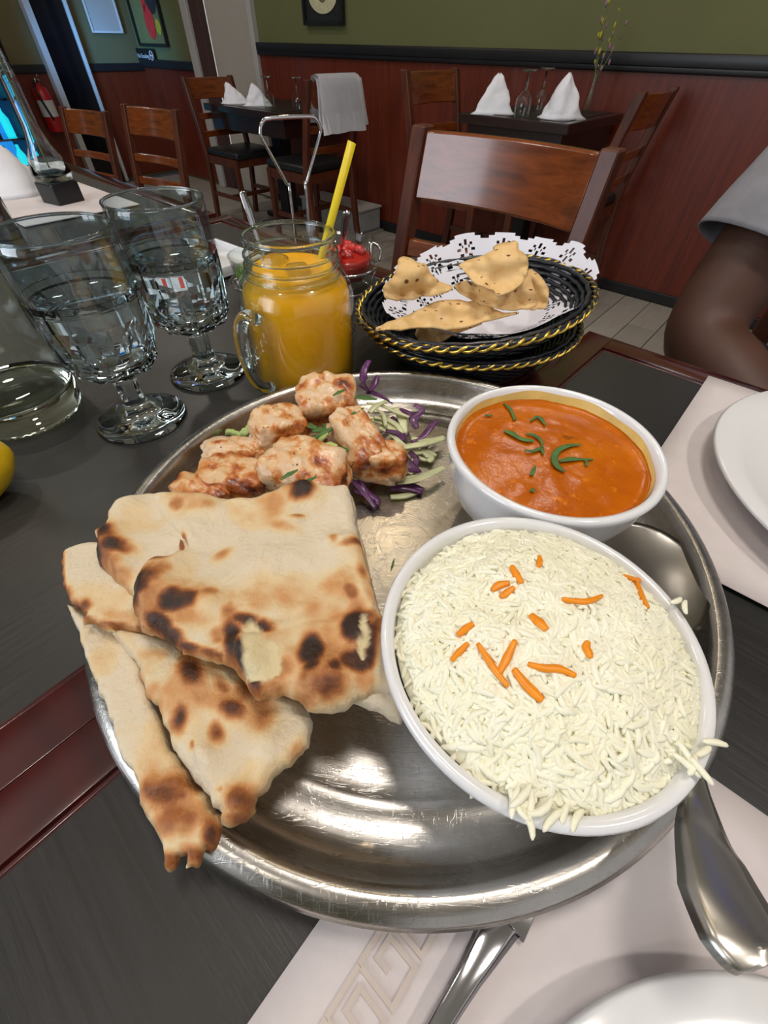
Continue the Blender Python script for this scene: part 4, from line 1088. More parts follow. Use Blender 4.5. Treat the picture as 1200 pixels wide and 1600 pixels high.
t2 = thing('naan_bread', 'middle naan piece with round scorch spots and pale tip over the thali', 'bread', at(400, 1150, .03), 0, 'pieces of naan stacked on the thali')
sheet('lower_layer', N1(mid), 'naan_crust', t2, .0060, .004, .0015, .0315, sub=4, jag=.0012, seed=2, waves=(.0018, 26),
      spots=S1([(478, 668, 55, 45, 60, .95), (435, 800, 30, 55, 15, .98), (455, 730, 90, 120, 10, .30), (570, 710, 30, 45, -30, .6), (600, 780, 60, 35, 20, .85), (550, 850, 30, 45, 0, .7), (690, 800, 60, 60, -20, .48), (330, 720, 30, 60, 60, .34), (590, 760, 120, 60, 20, .40), (620, 1070, 50, 55, 0, .62), (610, 1120, 60, 30, 0, .5), (650, 720, 50, 50, 20, .5), (800, 900, 25, 60, 30, .3), (300, 690, 20, 60, -30, .4), (560, 1030, 20, 15, 0, .4), (350, 600, 50, 20, 0, .25), (475, 890, 12, 20, 0, .5)]),
      bumps=S1([(470, 690, 90, 80, 60, .0035), (620, 1070, 50, 60, 0, .004), (520, 930, 40, 60, -30, .005), (700, 880, 60, 90, 30, .003), (590, 780, 50, 40, 0, .003), (640, 960, 30, 60, 20, -.003)]))
under = [(45, 262), (80, 240), (150, 228), (260, 250), (420, 300), (420, 420), (340, 520), (290, 512), (215, 505), (200, 520), (140, 492), (102, 482), (118, 462), (88, 438), (62, 420), (46, 370), (40, 300)]
t3 = thing('naan_bread', 'naan corner with a singed left edge peeking from under the top naan', 'bread', at(150, 900, .035), 0, 'pieces of naan stacked on the thali')
sheet('lower_layer', N1(under), 'naan_crust', t3, .0045, .0035, .0015, .0385, sub=4, jag=.001, seed=3, waves=(.001, 20),
      spots=S1([(46, 320, 12, 90, 0, .62), (60, 405, 30, 30, 40, .6), (95, 440, 30, 18, 30, .6), (125, 440, 18, 18, 0, .5), (130, 480, 40, 12, 15, .7), (210, 500, 70, 10, 5, .5), (290, 510, 30, 14, 0, .5), (250, 480, 60, 20, 10, .2)]))
# the top naan: a lower flap and the large folded upper layer
lowflap = [(320, 72), (400, 75), (700, 90), (950, 65), (1000, 200), (1060, 440), (1110, 560), (1130, 640), (1135, 800), (1110, 806), (1030, 768), (960, 740), (900, 700), (700, 600), (400, 420), (290, 405), (240, 375), (195, 330), (152, 285), (158, 235), (150, 200), (180, 185), (190, 140), (215, 105), (260, 85)]
t4 = thing('naan_bread', 'large top naan folded over with big scorched blisters on the near edge', 'bread', at(380, 900, .04), 0, 'pieces of naan stacked on the thali')
sheet('lower_layer', N1(lowflap), 'naan_crust', t4, .0055, .0045, .0015, .0445, sub=4, jag=.001, seed=4, waves=(.0026, 34),
      spots=S1([(195, 215, 42, 30, -20, 1.0), (165, 265, 20, 45, 0, .9), (225, 262, 55, 28, 0, .92), (200, 300, 60, 40, 30, .5), (250, 350, 50, 30, 40, .34), (186, 150, 10, 50, 20, .8), (240, 100, 50, 14, -30, .2), (300, 80, 40, 8, 0, .2), (240, 390, 50, 10, 35, .5), (215, 340, 40, 20, 50, .3)]),
      bumps=S1([(205, 240, 55, 60, 0, .0045), (235, 330, 50, 45, 0, .003), (250, 120, 60, 45, -20, .003)]))
upper = [(330, 92, .0445), (400, 78, .0445), (500, 72), (600, 86), (700, 84), (760, 56), (830, 44), (900, 58), (962, 58), (985, 150), (1006, 250), (1035, 350), (1060, 430), (1085, 510), (1110, 590), (1135, 650, .046), (1160, 728, .044), (1130, 742, .046), (1095, 718), (1050, 716), (1005, 732), (960, 762), (890, 778), (835, 768), (790, 732), (750, 722), (700, 736), (660, 728), (628, 680), (585, 628), (520, 612), (445, 592), (405, 562), (340, 528), (300, 512), (282, 475), (272, 425), (278, 365), (300, 315), (345, 278), (412, 268), (418, 232), (432, 220), (444, 250, .047), (436, 270, .047), (446, 262, .046), (440, 235, .0450), (400, 200, .0445), (350, 150, .0445)]
sheet('upper_layer', N1(upper), 'naan_crust', t4, .0070, .0055, .0014, .0495, sub=4, jag=.0008, seed=4, waves=(.0026, 34), extra=N1([(500, 180, .0450), (450, 130, .0445), (560, 120, .0455), (480, 230, .0460), (650, 200, .0475), (600, 330, .0495), (800, 350, .0495), (900, 200, .048), (700, 480, .0495), (420, 400, .0500)]),
      spots=S1([(310, 400, 42, 75, 40, .98), (355, 385, 50, 35, -40, .9), (370, 290, 60, 28, -15, .72), (420, 445, 60, 30, -15, 1.0), (360, 505, 50, 30, 20, .9), (395, 540, 50, 28, 30, .85), (345, 440, 95, 110, 0, .44), (500, 420, 70, 40, 0, .34), (525, 410, 30, 18, 0, .5), (460, 490, 80, 35, 20, .34), (430, 250, 14, 35, 10, .6), (460, 575, 60, 14, 15, .8), (540, 600, 60, 12, 15, .6),
                (600, 560, 30, 75, -5, 1.0), (640, 500, 50, 20, 10, .85), (690, 520, 30, 18, 0, .9), (640, 620, 35, 60, -30, 1.0), (670, 690, 30, 45, -10, .85), (660, 600, 95, 110, 0, .30), (750, 650, 60, 40, 0, .45), (730, 700, 60, 30, 0, .45),
                (845, 590, 35, 55, 10, 1.0), (985, 520, 35, 60, 10, 1.0), (1035, 580, 26, 90, 10, .95), (985, 630, 45, 40, 0, .85), (1000, 490, 60, 26, 0, .8), (855, 655, 30, 24, 0, .95), (925, 660, 30, 35, 0, .85), (900, 720, 70, 45, 0, .68), (860, 690, 100, 70, 0, .44), (920, 640, 90, 80, 0, .40), (830, 740, 60, 30, 0, .45), (1010, 690, 40, 40, 0, .35),
                (815, 78, 42, 34, 0, .95), (450, 110, 90, 45, 0, .26), (435, 130, 30, 24, 0, .45), (520, 128, 30, 18, 0, .36), (800, 170, 28, 10, 0, .6), (750, 200, 45, 22, 0, .26), (570, 295, 35, 18, -30, .42), (965, 405, 32, 22, 40, .50), (940, 390, 60, 45, 20, .24), (1010, 345, 20, 32, 0, .5), (1030, 380, 30, 60, 0, .24), (965, 250, 40, 9, -15, .4), (915, 238, 14, 14, 0, .4), (590, 450, 10, 16, 0, .4), (750, 410, 120, 50, 10, .17), (845, 455, 40, 30, 0, .22), (680, 430, 40, 40, 0, .2), (550, 540, 24, 24, 0, .4), (990, 465, 30, 12, 0, .3), (520, 90, 60, 20, 0, .2), (720, 130, 40, 30, 0, .2)]),
      holes=S1([(665, 575, 34, 75, -8, 1), (700, 630, 60, 42, -20, 1), (720, 590, 40, 40, 0, 1), (665, 650, 30, 30, 0, 1), (1010, 530, 14, 42, 5, 1), (1005, 600, 14, 40, -8, 1), (1018, 560, 12, 30, 0, 1)]),
      bumps=S1([(360, 400, 85, 110, 20, .0080), (520, 440, 45, 40, 0, .0040), (650, 590, 60, 90, -10, .0070), (900, 680, 85, 75, 0, .0075), (1000, 540, 55, 60, 0, .0045), (820, 80, 50, 40, 0, .004), (460, 120, 80, 45, 0, .0030), (430, 255, 18, 40, 10, .004), (800, 175, 40, 12, 0, .0022), (700, 520, 400, 20, -12, -.0025), (930, 240, 60, 15, -10, .002), (740, 300, 120, 60, 0, .0022), (560, 300, 60, 25, -20, .0018), (960, 400, 60, 40, 0, .002), (780, 550, 60, 40, 30, -.0025)]))

# ================================================================== CHICKEN
def chunk(label, px, py, z, dims, rz, seed, tilt=(0, 0), power=3.2, brown=.3, dark=()):
    c = at(px, py, z); bm = bmesh.new(); bmesh.ops.create_icosphere(bm, subdivisions=5, radius=1)
    rot = Matrix.Rotation(rz, 3, 'Z') @ Matrix.Rotation(tilt[0], 3, 'X') @ Matrix.Rotation(tilt[1], 3, 'Y')
    cols = []
    for v in bm.verts:
        n = v.co.normalized(); m_ = (abs(n.x)**power+abs(n.y)**power+abs(n.z)**power)**(-1/power)
        s = n*m_; s = s*(1+.16*noise.noise(s*1.3+Vector((seed*7, 0, 0)))+.07*fbm(s+Vector((seed, 0, 3)), 3.0))
        crease = .10*math.exp(-((s.x*.8+s.y*.5+.25*math.sin(3*s.z+seed)-.1)/.10)**2)
        s = s*(1-crease)
        edge = max(0, (abs(n.x)**2+abs(n.y)**2)*.7+n.z*.4)
        br = brown*(.4+.9*max(0, noise.noise(s*2.1+Vector((seed*3, 5, 0)))))*(1 if n.z > -.2 else .5)
        for dx, dy, dz, rr, st in dark: br = max(br, st*math.exp(-((s-Vector((dx, dy, dz))).length/rr)**2*1.4))
        cols.append((min(1, br), 0, 0, 1))
        v.co = rot @ Vector((s.x*dims[0], s.y*dims[1], s.z*dims[2]))
    o = mesh_obj('chicken_chunk', bm, 'grilled_chicken', None, True, c)
    ca = o.data.color_attributes.new('scorch', 'FLOAT_COLOR', 'POINT'); ca.data.foreach_set('color', np.array(cols, dtype=np.float32).ravel())
    tag(o, label, 'chicken', 'chunks of grilled chicken tikka'); return o
chunk('squarish pale grilled chicken cube standing at the back of the pile', 513, 632, .034, (.0215, .0170, .0185), .05, 1, (.25, 0), 5.0, .30, [(-.2, -.9, .1, .6, .6), (.6, .2, 1, .4, .8), (-.8, .2, 1, .3, .7)])
chunk('grilled chicken chunk with a browned left side in the middle of the pile', 436, 672, .031, (.0190, .0160, .0155), .5, 2, (.1, .1), 3.4, .30, [(.9, -.5, .3, .5, .8), (.2, -.3, 1, .4, .4)])
chunk('flat pale chicken piece at the left of the pile beside the lettuce', 366, 707, .026, (.0210, .0110, .0095), .1, 3, (0, 0), 3.0, .22, [(-.4, 0, 1, .3, .7)])
chunk('browned chicken piece just above the naan at the left of the pile', 364, 748, .030, (.0215, .0150, .0115), -.15, 4, (.1, 0), 3.2, .5, [(-.6, 0, .8, .5, .7), (.6, -.6, .3, .6, .9), (0, -.9, .2, .6, .6)])
chunk('charred orange chicken end half hidden by the naan at far left', 316, 768, .030, (.0190, .0110, .0090), -.35, 5, (0, 0), 2.8, .7, [(-.7, 0, .6, .6, .9), (.3, 0, 1, .3, .6)])
chunk('largest grilled chicken chunk in front of the pile above the naan', 478, 738, .032, (.0260, .0210, .0170), -.25, 6, (.15, .05), 3.4, .34, [(.4, -.1, 1, .25, .9), (-.5, .8, .6, .5, .6), (.9, 0, .2, .4, .6)])
chunk('long chicken chunk with a charred near end beside the purple cabbage', 556, 690, .030, (.0155, .0250, .0155), .55, 7, (.28, 0), 3.6, .34, [(-.4, -.9, .3, .6, .95), (.5, -1, .3, .5, .9), (0, -.3, 1, .3, .5)])
chunk('browned chicken lump filling the right front of the pile', 592, 722, .023, (.0195, .0125, .0125), -.12, 8, (0, 0), 3.8, .45, [(-.7, .2, .6, .5, .9), (.9, 0, .5, .5, .9)])

# salad
random.seed(11)
def shreds(name, mat, spec, label, cat, group, w=(.0022, .0036), th=.0011):
    for i, pts in enumerate(spec):
        zz = [p[2] if len(p) > 2 else .014 for p in pts]
        P = [at(280+p[0]/2.727, 560+p[1]/2.727, z) for p, z in zip(pts, zz)]
        ww = random.uniform(*w)
        o = ribbon(name, P, [ww*.75]+[ww*random.uniform(.8, 1.25) for _ in P[1:-1]]+[ww*.7], th, mat, random.uniform(-.25, .45)); tag(o, label if isinstance(label, str) else label[i], cat, group)
shreds('purple_cabbage_shred', 'purple_cabbage', [
    [(810, 10, .055), (790, 45, .053), (785, 90, .048), (800, 130, .04)], [(845, 75, .045), (830, 110, .042), (810, 140, .038)], [(770, 110, .04), (820, 140, .036), (870, 165, .03), (905, 190, .022)],
    [(800, 150, .035), (850, 150, .03), (895, 185, .022)], [(1000, 200, .026), (1035, 225, .024), (1000, 260, .022), (1010, 300, .018)], [(940, 215, .02), (980, 235, .02), (1005, 290, .016)],
    [(1100, 265, .020), (1070, 300, .018), (1040, 335, .015), (990, 355, .014)], [(1080, 275, .016), (1045, 320, .014), (1010, 350, .013)], [(905, 250, .018), (940, 280, .016), (975, 330, .013)],
    [(880, 310, .018), (930, 320, .016), (960, 350, .013)], [(980, 400, .012), (1010, 430, .012), (1005, 460, .011)], [(940, 430, .012), (975, 450, .012), (1020, 485, .010)], [(945, 460, .014), (985, 475, .012), (1030, 480, .010)],
    [(735, 520, .018), (765, 550, .015), (800, 590, .012), (835, 638, .009)], [(770, 520, .016), (790, 560, .014), (840, 600, .010), (845, 625, .009)], [(745, 565, .016), (790, 580, .012), (830, 610, .010)], [(900, 555, .010), (960, 548, .010), (1035, 570, .008)], [(960, 540, .010), (1000, 545, .009), (1040, 558, .008)],
    [(550, 350, .03), (580, 380, .028), (600, 400, .026)], [(590, 345, .03), (640, 330, .03), (660, 300, .03)]],
    ['purple cabbage curl rising highest behind the squarish chicken cube', 'short purple cabbage hook right of the highest curl', 'purple cabbage shred sloping down from behind the chicken cube', 'purple cabbage shred lying behind the dark herb leaf',
     'broad purple cabbage fold at the back of the salad', 'purple cabbage shred beside the broad purple fold', 'curved purple cabbage shred nearest the curry bowl', 'purple cabbage shred just inside the one nearest the curry bowl', 'purple cabbage shred under the pale shreds in mid salad', 'dark purple cabbage shred touching the long chicken chunk',
     'small purple cabbage piece on the steel below the mid salad', 'purple cabbage shred by the charred chicken end', 'purple cabbage shred above the reddish front piece', 'longest dark purple shred pointing to the naan corner', 'purple shred lying along the longest dark one', 'purple shred leaving the front of the chicken lump', 'reddish purple shred lying flat in front of the salad', 'small reddish purple shred tip at the front of the salad',
     'purple cabbage shred tucked under the herb tuft', 'purple cabbage shred between the middle and squarish chicken chunks'], 'cabbage shred', 'purple cabbage shreds in the salad', (.0038, .0066))
shreds('white_cabbage_shred', 'white_cabbage', [
    [(800, 190, .032), (860, 200, .028), (920, 225, .024), (980, 250, .020)], [(810, 230, .028), (840, 200, .03), (880, 180, .03)], [(820, 260, .024), (870, 275, .020), (920, 310, .016), (960, 345, .012)], [(850, 290, .018), (910, 330, .015), (950, 370, .012), (990, 385, .011)],
    [(900, 385, .014), (970, 375, .016), (1050, 360, .016), (1130, 340, .015)], [(930, 395, .012), (1000, 400, .012), (1060, 395, .011), (1095, 415, .009)], [(990, 340, .014), (1060, 350, .014), (1130, 335, .014)], [(830, 250, .026), (880, 255, .022), (930, 285, .018), (950, 320, .015)],
    [(840, 215, .03), (870, 240, .026), (880, 290, .02)], [(930, 530, .012), (990, 525, .013), (1060, 500, .014), (1130, 465, .013)], [(935, 515, .012), (1000, 512, .012), (1050, 500, .012)], [(740, 510, .016), (830, 525, .012), (920, 540, .010)], [(900, 590, .007), (960, 585, .007), (1010, 570, .007)],
    [(1030, 390, .012), (1070, 420, .010), (1060, 440, .009)], [(920, 210, .02), (950, 260, .018), (960, 320, .014)], [(1000, 410, .01), (1045, 430, .009), (1085, 425, .008)]],
    ['pale cabbage shred arching from the dark herb leaf over the salad', 'pale cabbage loop right behind the long chicken chunk', 'pale cabbage shred running from the chunk into mid salad', 'pale cabbage shred crossing mid salad toward the steel',
     'long pale cabbage shred reaching out to the curry bowl', 'pale cabbage shred just below the one reaching the curry bowl', 'pale cabbage shred lying on top of the one reaching the curry bowl', 'pale cabbage shred over the purple pieces of mid salad', 'short upright pale cabbage shred by the long chicken chunk',
     'long pale cabbage shred at the front of the salad', 'short pale cabbage shred on top of the long front one', 'pale cabbage shred at the foot of the chicken lump', 'thin pale shred alone on the steel in front of the salad', 'pale cabbage hook at the right end of the salad', 'pale cabbage shred standing over the broad purple fold', 'small pale cabbage shred under the hook at the right end'], 'cabbage shred', 'pale cabbage shreds in the salad', (.0038, .0070))
# lettuce scraps and herbs
for px, lb in (([(200, 310, .02), (215, 285, .028), (240, 300, .026), (262, 285, .03), (310, 265, .032), (315, 300, .028), (300, 350, .02), (250, 352, .018), (205, 350, .016)], 'crinkled pale green lettuce scrap at the left of the chicken'),
               ([(335, 205, .04), (350, 235, .038), (340, 245, .036), (330, 225, .038)], 'tiny pale lettuce sliver behind the middle chicken chunk')):
    o = sheet('lettuce_scrap', [(280+a/2.727, 560+b/2.727, z) for a, b, z in px], 'lettuce', None, .0022, .0015, .0012, .02, waves=(.004, 70), seed=8); tag(o, lb, 'lettuce')
random.seed(5)
o0 = thing('herb_tuft', 'dark green chopped coriander tuft between the chicken chunks', 'herbs', at(510, 690, .034))
for k in range(12):
    px, py = random.uniform(484, 532), random.uniform(664, 708); z = random.uniform(.034, .046)
    a = random.uniform(0, 6.28); d = Vector((math.cos(a), math.sin(a), random.uniform(-.3, .5)))*.006; p = at(px, py, z)
    ribbon('leaf', [p-d, p, p+d], (.002, .0062, .0015), .0006, 'green_leaf' if k % 3 else 'lettuce', random.uniform(-.5, .5), o0)
for a, b, z, lb in ((548, 525, .0505, 'bright green herb leaf on the largest chicken chunk'), (470, 495, .052, 'small faint herb flake on the largest chicken chunk'), (683, 145, .0535, 'dark herb sprig on the squarish chicken cube'), (790, 170, .044, 'dark green herb leaf beside the squarish chicken cube'), (760, 225, .047, 'thin herb sprig on the long chicken chunk')):
    p = at(280+a/2.727, 560+b/2.727, z); d = Vector((.004, .004, 0)) if b != 170 else Vector((.009, 0, -.001))
    o = ribbon('herb_leaf', [p-d, p, p+d], (.0012, .0036 if b != 170 else .007, .001), .0007, 'green_leaf', .2); tag(o, lb, 'herb leaf', 'herb leaves on the chicken')
o = ribbon('herb_leaf', [at(611, 888, TZ+.001), at(614, 880, TZ+.001), at(616, 873, TZ+.001)], (.0005, .0012, .0005), .0005, 'green_leaf'); tag(o, 'tiny herb strand on the bare steel between naan and rice bowl', 'herb leaf')

# ================================================================== SERVING SPOON and FORK
t = thing('serving_spoon', 'large steel serving spoon with its bowl on the thali and handle reaching out', 'spoon', at(1012, 890, .012))
sc_ = at(1006, 905, .016)
d_ = (at(1085, 1215, .036)-sc_); d_.z = 0; d_.normalize(); s_ = Vector((-d_.y, d_.x, 0))
bm = bmesh.new(); nu, nv = 14, 36
L1, W1 = .040, .0290
vs = []
for i in range(nu+1):
    r = i/nu; row = []
    for k in range(nv):
        a = 2*PI*k/nv; x = r*math.cos(a)*L1*(1 if math.cos(a) < 0 else 1.08); y = r*math.sin(a)*W1*(1-.12*math.cos(a))
        z = -.0075*(1-r**2)**.9
        p = sc_ + d_*x + s_*y + Vector((0, 0, .012+z+x*.10-.004))
        row.append(p-t.location)
    vs.append(row)
V_ = [[bm.verts.new(vs[0][0])]]+[[bm.verts.new(p) for p in r] for r in vs[1:]]
for a, b in zip(V_, V_[1:]):
    for k in range(nv):
        if len(a) == 1: bm.faces.new((a[0], b[k], b[(k+1) % nv]))
        else: bm.faces.new((a[k], b[k], b[(k+1) % nv], a[(k+1) % nv]))
bmesh.ops.solidify(bm, geom=bm.faces[:], thickness=.0012)
mesh_obj('bowl', bm, 'spoon_steel', t)
hp = [sc_+d_*.036+Vector((0, 0, .012)), sc_+d_*.060+Vector((0, 0, .012)), at(1086, 1232, .034), at(1110, 1320, .044), at(1143, 1410, .052), at(1172, 1475, .056), at(1192, 1510, .0565)]
ribbon('handle', hp, (.009, .008, .0110, .0205, .0275, .0250, .0120), .0022, 'spoon_steel', -.10, t, 8)
t = thing('dinner_fork', 'steel fork with its head tucked under the near rim of the thali', 'fork', at(740, 1500, .003))
fp_ = [at(782, 1432, .006), at(765, 1468, .0075), at(735, 1520, .0085), at(708, 1565, .0085), at(682, 1610, .0080), at(640, 1690, .006), at(600, 1790, .004), at(560, 1900, .0035)]
ribbon('handle', fp_, (.0155, .0115, .0085, .0075, .0070, .009, .012, .014), .0022, 'chrome', .10, t, 6)
hd = fp_[0]; dd = (at(782, 1432, .006)-at(765, 1468, .006)).normalized(); ss = Vector((-dd.y, dd.x, 0))
bm = bmesh.new(); box(bm, tuple(hd+dd*.008-t.location), (.018, .019, .0016), RZ(math.atan2(dd.y, dd.x)), .0005)
for k in range(4):
    o_ = ss*(-.0075+.005*k); tube(bm, [tuple(hd+dd*.014+o_-t.location), tuple(hd+dd*.030+o_-t.location+Vector((0, 0, -.0012))), tuple(hd+dd*.045+o_-t.location)], [.0013, .0012, .0006], 6)
mesh_obj('tines', bm, 'chrome', t)

# ================================================================== GOBLETS
def goblet(label, x, y, rot):
    t = thing('water_goblet', label, 'goblet', (x, y, ZT+.0004), rot, 'faceted glass water goblets')
    n = 60
    outer = [(.0200, .0462), (.0284, .0490), (.0326, .0560), (.0343, .0700), (.0354, .0880), (.0352, .1030)]
    inner = [(.0336, .1030), (.0325, .098), (.0312, .080), (.0296, .066), (.0262, .0575), (.0150, .0545), (0, .054)]
    pr = [(0, .0455)]+outer+inner
    nf = 20
    def fac(k, i):      # cut diamond facets around the lower half of the bowl
        if 1 <= i <= 4: return 1.012 if (k+i) % 2 else .925
        return 1
    bm = bmesh.new(); lathe(bm, pr, nf, fac=fac); b = mesh_obj('faceted_bowl', bm, 'glass', t, False)
    bm = bmesh.new(); lathe(bm, [(.0350, .1031), (.0350, .115), (.0348, .130), (.0346, .1362), (.0338, .1368), (.0332, .1360), (.0334, .130), (.0336, .1031)], n); mesh_obj('rim_wall', bm, 'goblet_wall', t)
    bm = bmesh.new(); tube(bm, [(.0341*math.cos(2*PI*k/n), .0341*math.sin(2*PI*k/n), .1368) for k in range(n)], .00105, 8, True); mesh_obj('rolled_rim', bm, 'glass', t)
    bm = bmesh.new(); pr2 = [(0, .0460), (.0150, .0460), (.0105, .0425), (.0088, .036), (.0085, .024), (.0095, .016), (.0120, .0105), (.0180, .0070), (.028, .0042), (.0342, .0030), (.0352, .0016), (.0342, 0), (.010, 0), (0, .002)]
    def f2(k, i): return 1+.06*math.cos(6*2*PI*k/n) if 2 <= i <= 6 else 1
    lathe(bm, pr2, n, fac=f2); mesh_obj('stem_and_foot', bm, 'glass', t)
    bm = bmesh.new(); lathe(bm, [(0, .0542), (.0150, .0547), (.0263, .0577), (.0297, .0662), (.0313, .0802), (.0322, .0950), (.0326, .0990), (.0322, .0984), (0, .0984)], n)
    w = mesh_obj('drinking_water', bm, 'water', None, True, (x, y, ZT+.0004)); return t, w
_, w = goblet('faceted glass goblet of water nearest the left edge of the table', -.2045, .2923, .1); tag(w, 'clear water in the nearer faceted goblet', 'water')
_, w = goblet('faceted glass goblet of water standing next to the orange mug', -.1708, .3677, .25); tag(w, 'clear water in the goblet next to the orange mug', 'water')

# carafe at the left edge
CXX, CYY = -.3035, .2965
t = thing('water_carafe', 'clear glass bottle with a thick base at the left edge of the table', 'bottle', (CXX, CYY, ZT+.0005))
n = 64
def f3(k, i): return 1+.012*((k % 2)*2-1) if i in (1, 2) else 1
bm = bmesh.new(); lathe(bm, [(0, 0), (.034, 0), (.0405, .002), (.0435, .007), (.0440, .014), (.0440, .024), (.0420, .024), (.036, .020), (.018, .016), (0, .0145)], 96, fac=f3); mesh_obj('thick_base', bm, 'carafe_glass', t)
bm = bmesh.new(); lathe(bm, [(.0440, .0242), (.0440, .13), (.041, .16), (.026, .20), (.0145, .225), (.0135, .27), (.0150, .275), (.0150, .282), (.0120, .282), (.0105, .27), (.0115, .226), (.023, .20), (.038, .158), (.0420, .13), (.0420, .0242)], 96); mesh_obj('bottle_wall', bm, 'thin_glass', t)
# lemon
bm = bmesh.new(); bmesh.ops.create_icosphere(bm, subdivisions=4, radius=.024)
for v in bm.verts:
    f = abs(v.co.x)/.024; v.co.x *= 1.22+.12*f**6; v.co += v.co.normalized()*fbm(v.co, 60)*.0006
lc = at(-62, 745, .022)
o = mesh_obj('lemon', bm, 'lemon_peel', None, True, (lc.x, lc.y, ZT+.0245), 1.0); tag(o, 'yellow lemon just entering at the left edge by the glass bottle', 'lemon')

# ================================================================== MUG, JUICE, STRAW
MX, MY = -.0745, .3590
t = thing('mason_jar_mug', 'glass jar mug with a side handle filled with orange juice', 'mug', (MX, MY, ZT+.0004))
pr = [(0, .002), (.030, .001), (.041, 0), (.0448, .003), (.0466, .010), (.0470, .05), (.0466, .076), (.0440, .087), (.0375, .0945), (.0345, .0965), (.0362, .0990), (.0362, .1005), (.0340, .1022), (.0340, .1050), (.0352, .1065), (.0352, .1080), (.0336, .1095), (.0336, .1155), (.0342, .118), (.0330, .1195), (.0315, .118), (.0310, .098), (.0340, .0925), (.0410, .0850), (.0434, .076), (.0438, .012), (.038, .007), (0, .006)]
bm = bmesh.new(); lathe(bm, pr, 72); mesh_obj('jar', bm, 'thin_glass', t)
for rr, zz, tr, nm in ((.0335, .1185, .0016, 'rolled_rim'), (.0358, .1005, .0013, 'neck_ring'), (.0352, .1072, .0011, 'neck_ring'), (.0372, .0945, .0012, 'neck_ring')):
    bm = bmesh.new(); tube(bm, [(rr*math.cos(2*PI*k/72), rr*math.sin(2*PI*k/72), zz) for k in range(72)], tr, 8, True); mesh_obj(nm, bm, 'glass', t)
ha = math.radians(236); hd_ = Vector((math.cos(ha), math.sin(ha), 0))
def hp_(r, z): return tuple(hd_*r+Vector((0, 0, z)))
bm = bmesh.new(); tube(bm, spline([hp_(.0455, .072), hp_(.053, .077), hp_(.061, .073), hp_(.064, .058), hp_(.062, .036), hp_(.055, .020), hp_(.0455, .014)], 6), [.0058]*37, 14, sq=.8); mesh_obj('handle', bm, 'glass', t)
bm = bmesh.new(); lathe(bm, [(0, .0063), (.038, .0073), (.0436, .0125), (.0432, .0762), (.0407, .0852), (.0342, .0920), (.0311, .0950), (.0307, .0975), (.0300, .0970), (0, .0970)], 72)
o = mesh_obj('orange_juice', bm, 'orange_juice', None, True, (MX, MY, ZT+.0004)); tag(o, 'opaque orange mango juice filling the jar mug', 'juice')
for k, (a, b, rr, lb) in enumerate(((.006, -.012, .4, 'ice cube floating at the near side of the orange juice'), (-.015, .008, 1.0, 'ice cube floating beside the handle side of the jar mug'))):
    bm = bmesh.new(); box(bm, (0, 0, 0), (.017, .017, .015), None, .003, 2)
    o = mesh_obj('ice_cube', bm, 'ice', None, True, (MX+a, MY+b, ZT+.0950), rr); tag(o, lb, 'ice', 'ice cubes in the juice')
sb = at(492, 440, .080); st_ = at(550, 222, .168); dv = (st_-sb)
bm = bmesh.new(); nn = 16; L_ = dv.length
lathe(bm, [(.0030, 0), (.0030, L_), (.0026, L_), (.0026, 0), (.0030, 0)], nn)
o = mesh_obj('drinking_straw', bm, 'straw_yellow', None, True, sb); o.rotation_euler = dv.to_track_quat('Z', 'Y').to_euler(); tag(o, 'yellow plastic straw leaning out of the jar mug', 'straw')

# ================================================================== BASKETS
BX, BY, BA = .0830, .4130, math.radians(14)
def basket(label, z0, zr, tilt, sc=1.):
    t = thing('woven_basket', label, 'basket', (BX, BY, ZT+z0), BA, 'oval woven baskets'); t.rotation_euler = (tilt[0], tilt[1], BA)
    A, B_ = .112*sc, .096*sc; n = 96
    bm = bmesh.new(); rows = []
    prof = [(.50, 0), (.60, .002), (.70, zr*.28), (.82, zr*.60), (.97, zr*.95), (.945, zr*.97), (.79, zr*.62), (.67, zr*.32), (.58, .006), (.45, .005)]
    for j, (f, z) in enumerate(prof):
        rows.append([bm.verts.new((A*f*math.cos(2*PI*k/n)*(1+.008*((k+j) % 2)), B_*f*math.sin(2*PI*k/n)*(1+.008*((k+j) % 2)), z)) for k in range(n)])
    for a, b in zip(rows, rows[1:]):
        for k in range(n): bm.faces.new((a[k], a[(k+1) % n], b[(k+1) % n], b[k]))
    bm.faces.new(rows[0][::-1]); bm.faces.new(rows[-1]); mesh_obj('body', bm, 'basket_black', t)
    # woven coils round the side, inside and out
    bm = bmesh.new()
    for j in range(11):
        f = .60+.035*j; z = zr*(.02+.093*j)
        for side in (1, -1):
            N_ = 120; fr = f + side*.018 + (.01 if side > 0 else -.01)
            tube(bm, [(A*(fr+.006*math.sin(k*PI/2+j*PI)*side)*math.cos(2*PI*k/N_), B_*(fr+.006*math.sin(k*PI/2+j*PI)*side)*math.sin(2*PI*k/N_), z+.002) for k in range(N_)], .0021, 5, True)
    w = mesh_obj('weave', bm, 'basket_black', t); w['kind'] = 'stuff'
    # braided gold rim: two strands winding around each other
    for ph in (0, PI):
        bm = bmesh.new(); N_ = 420
        tube(bm, [((A*.975+.0017*math.cos(30*2*PI*k/N_+ph)*1.0)*math.cos(2*PI*k/N_), (B_*.975+.0017*math.cos(30*2*PI*k/N_+ph))*math.sin(2*PI*k/N_), zr*.97+.0017*math.sin(30*2*PI*k/N_+ph)) for k in range(N_)], .0016, 6, True)
        mesh_obj('gold_rim', bm, 'gold', t)
    return t
basket('lower oval black woven basket with gold rim, under the papadum basket', .0005, .036, (0, 0), .95)
ub = basket('upper oval black woven basket with gold rim holding the papadums', .0190, .040, (0, math.radians(-6)))
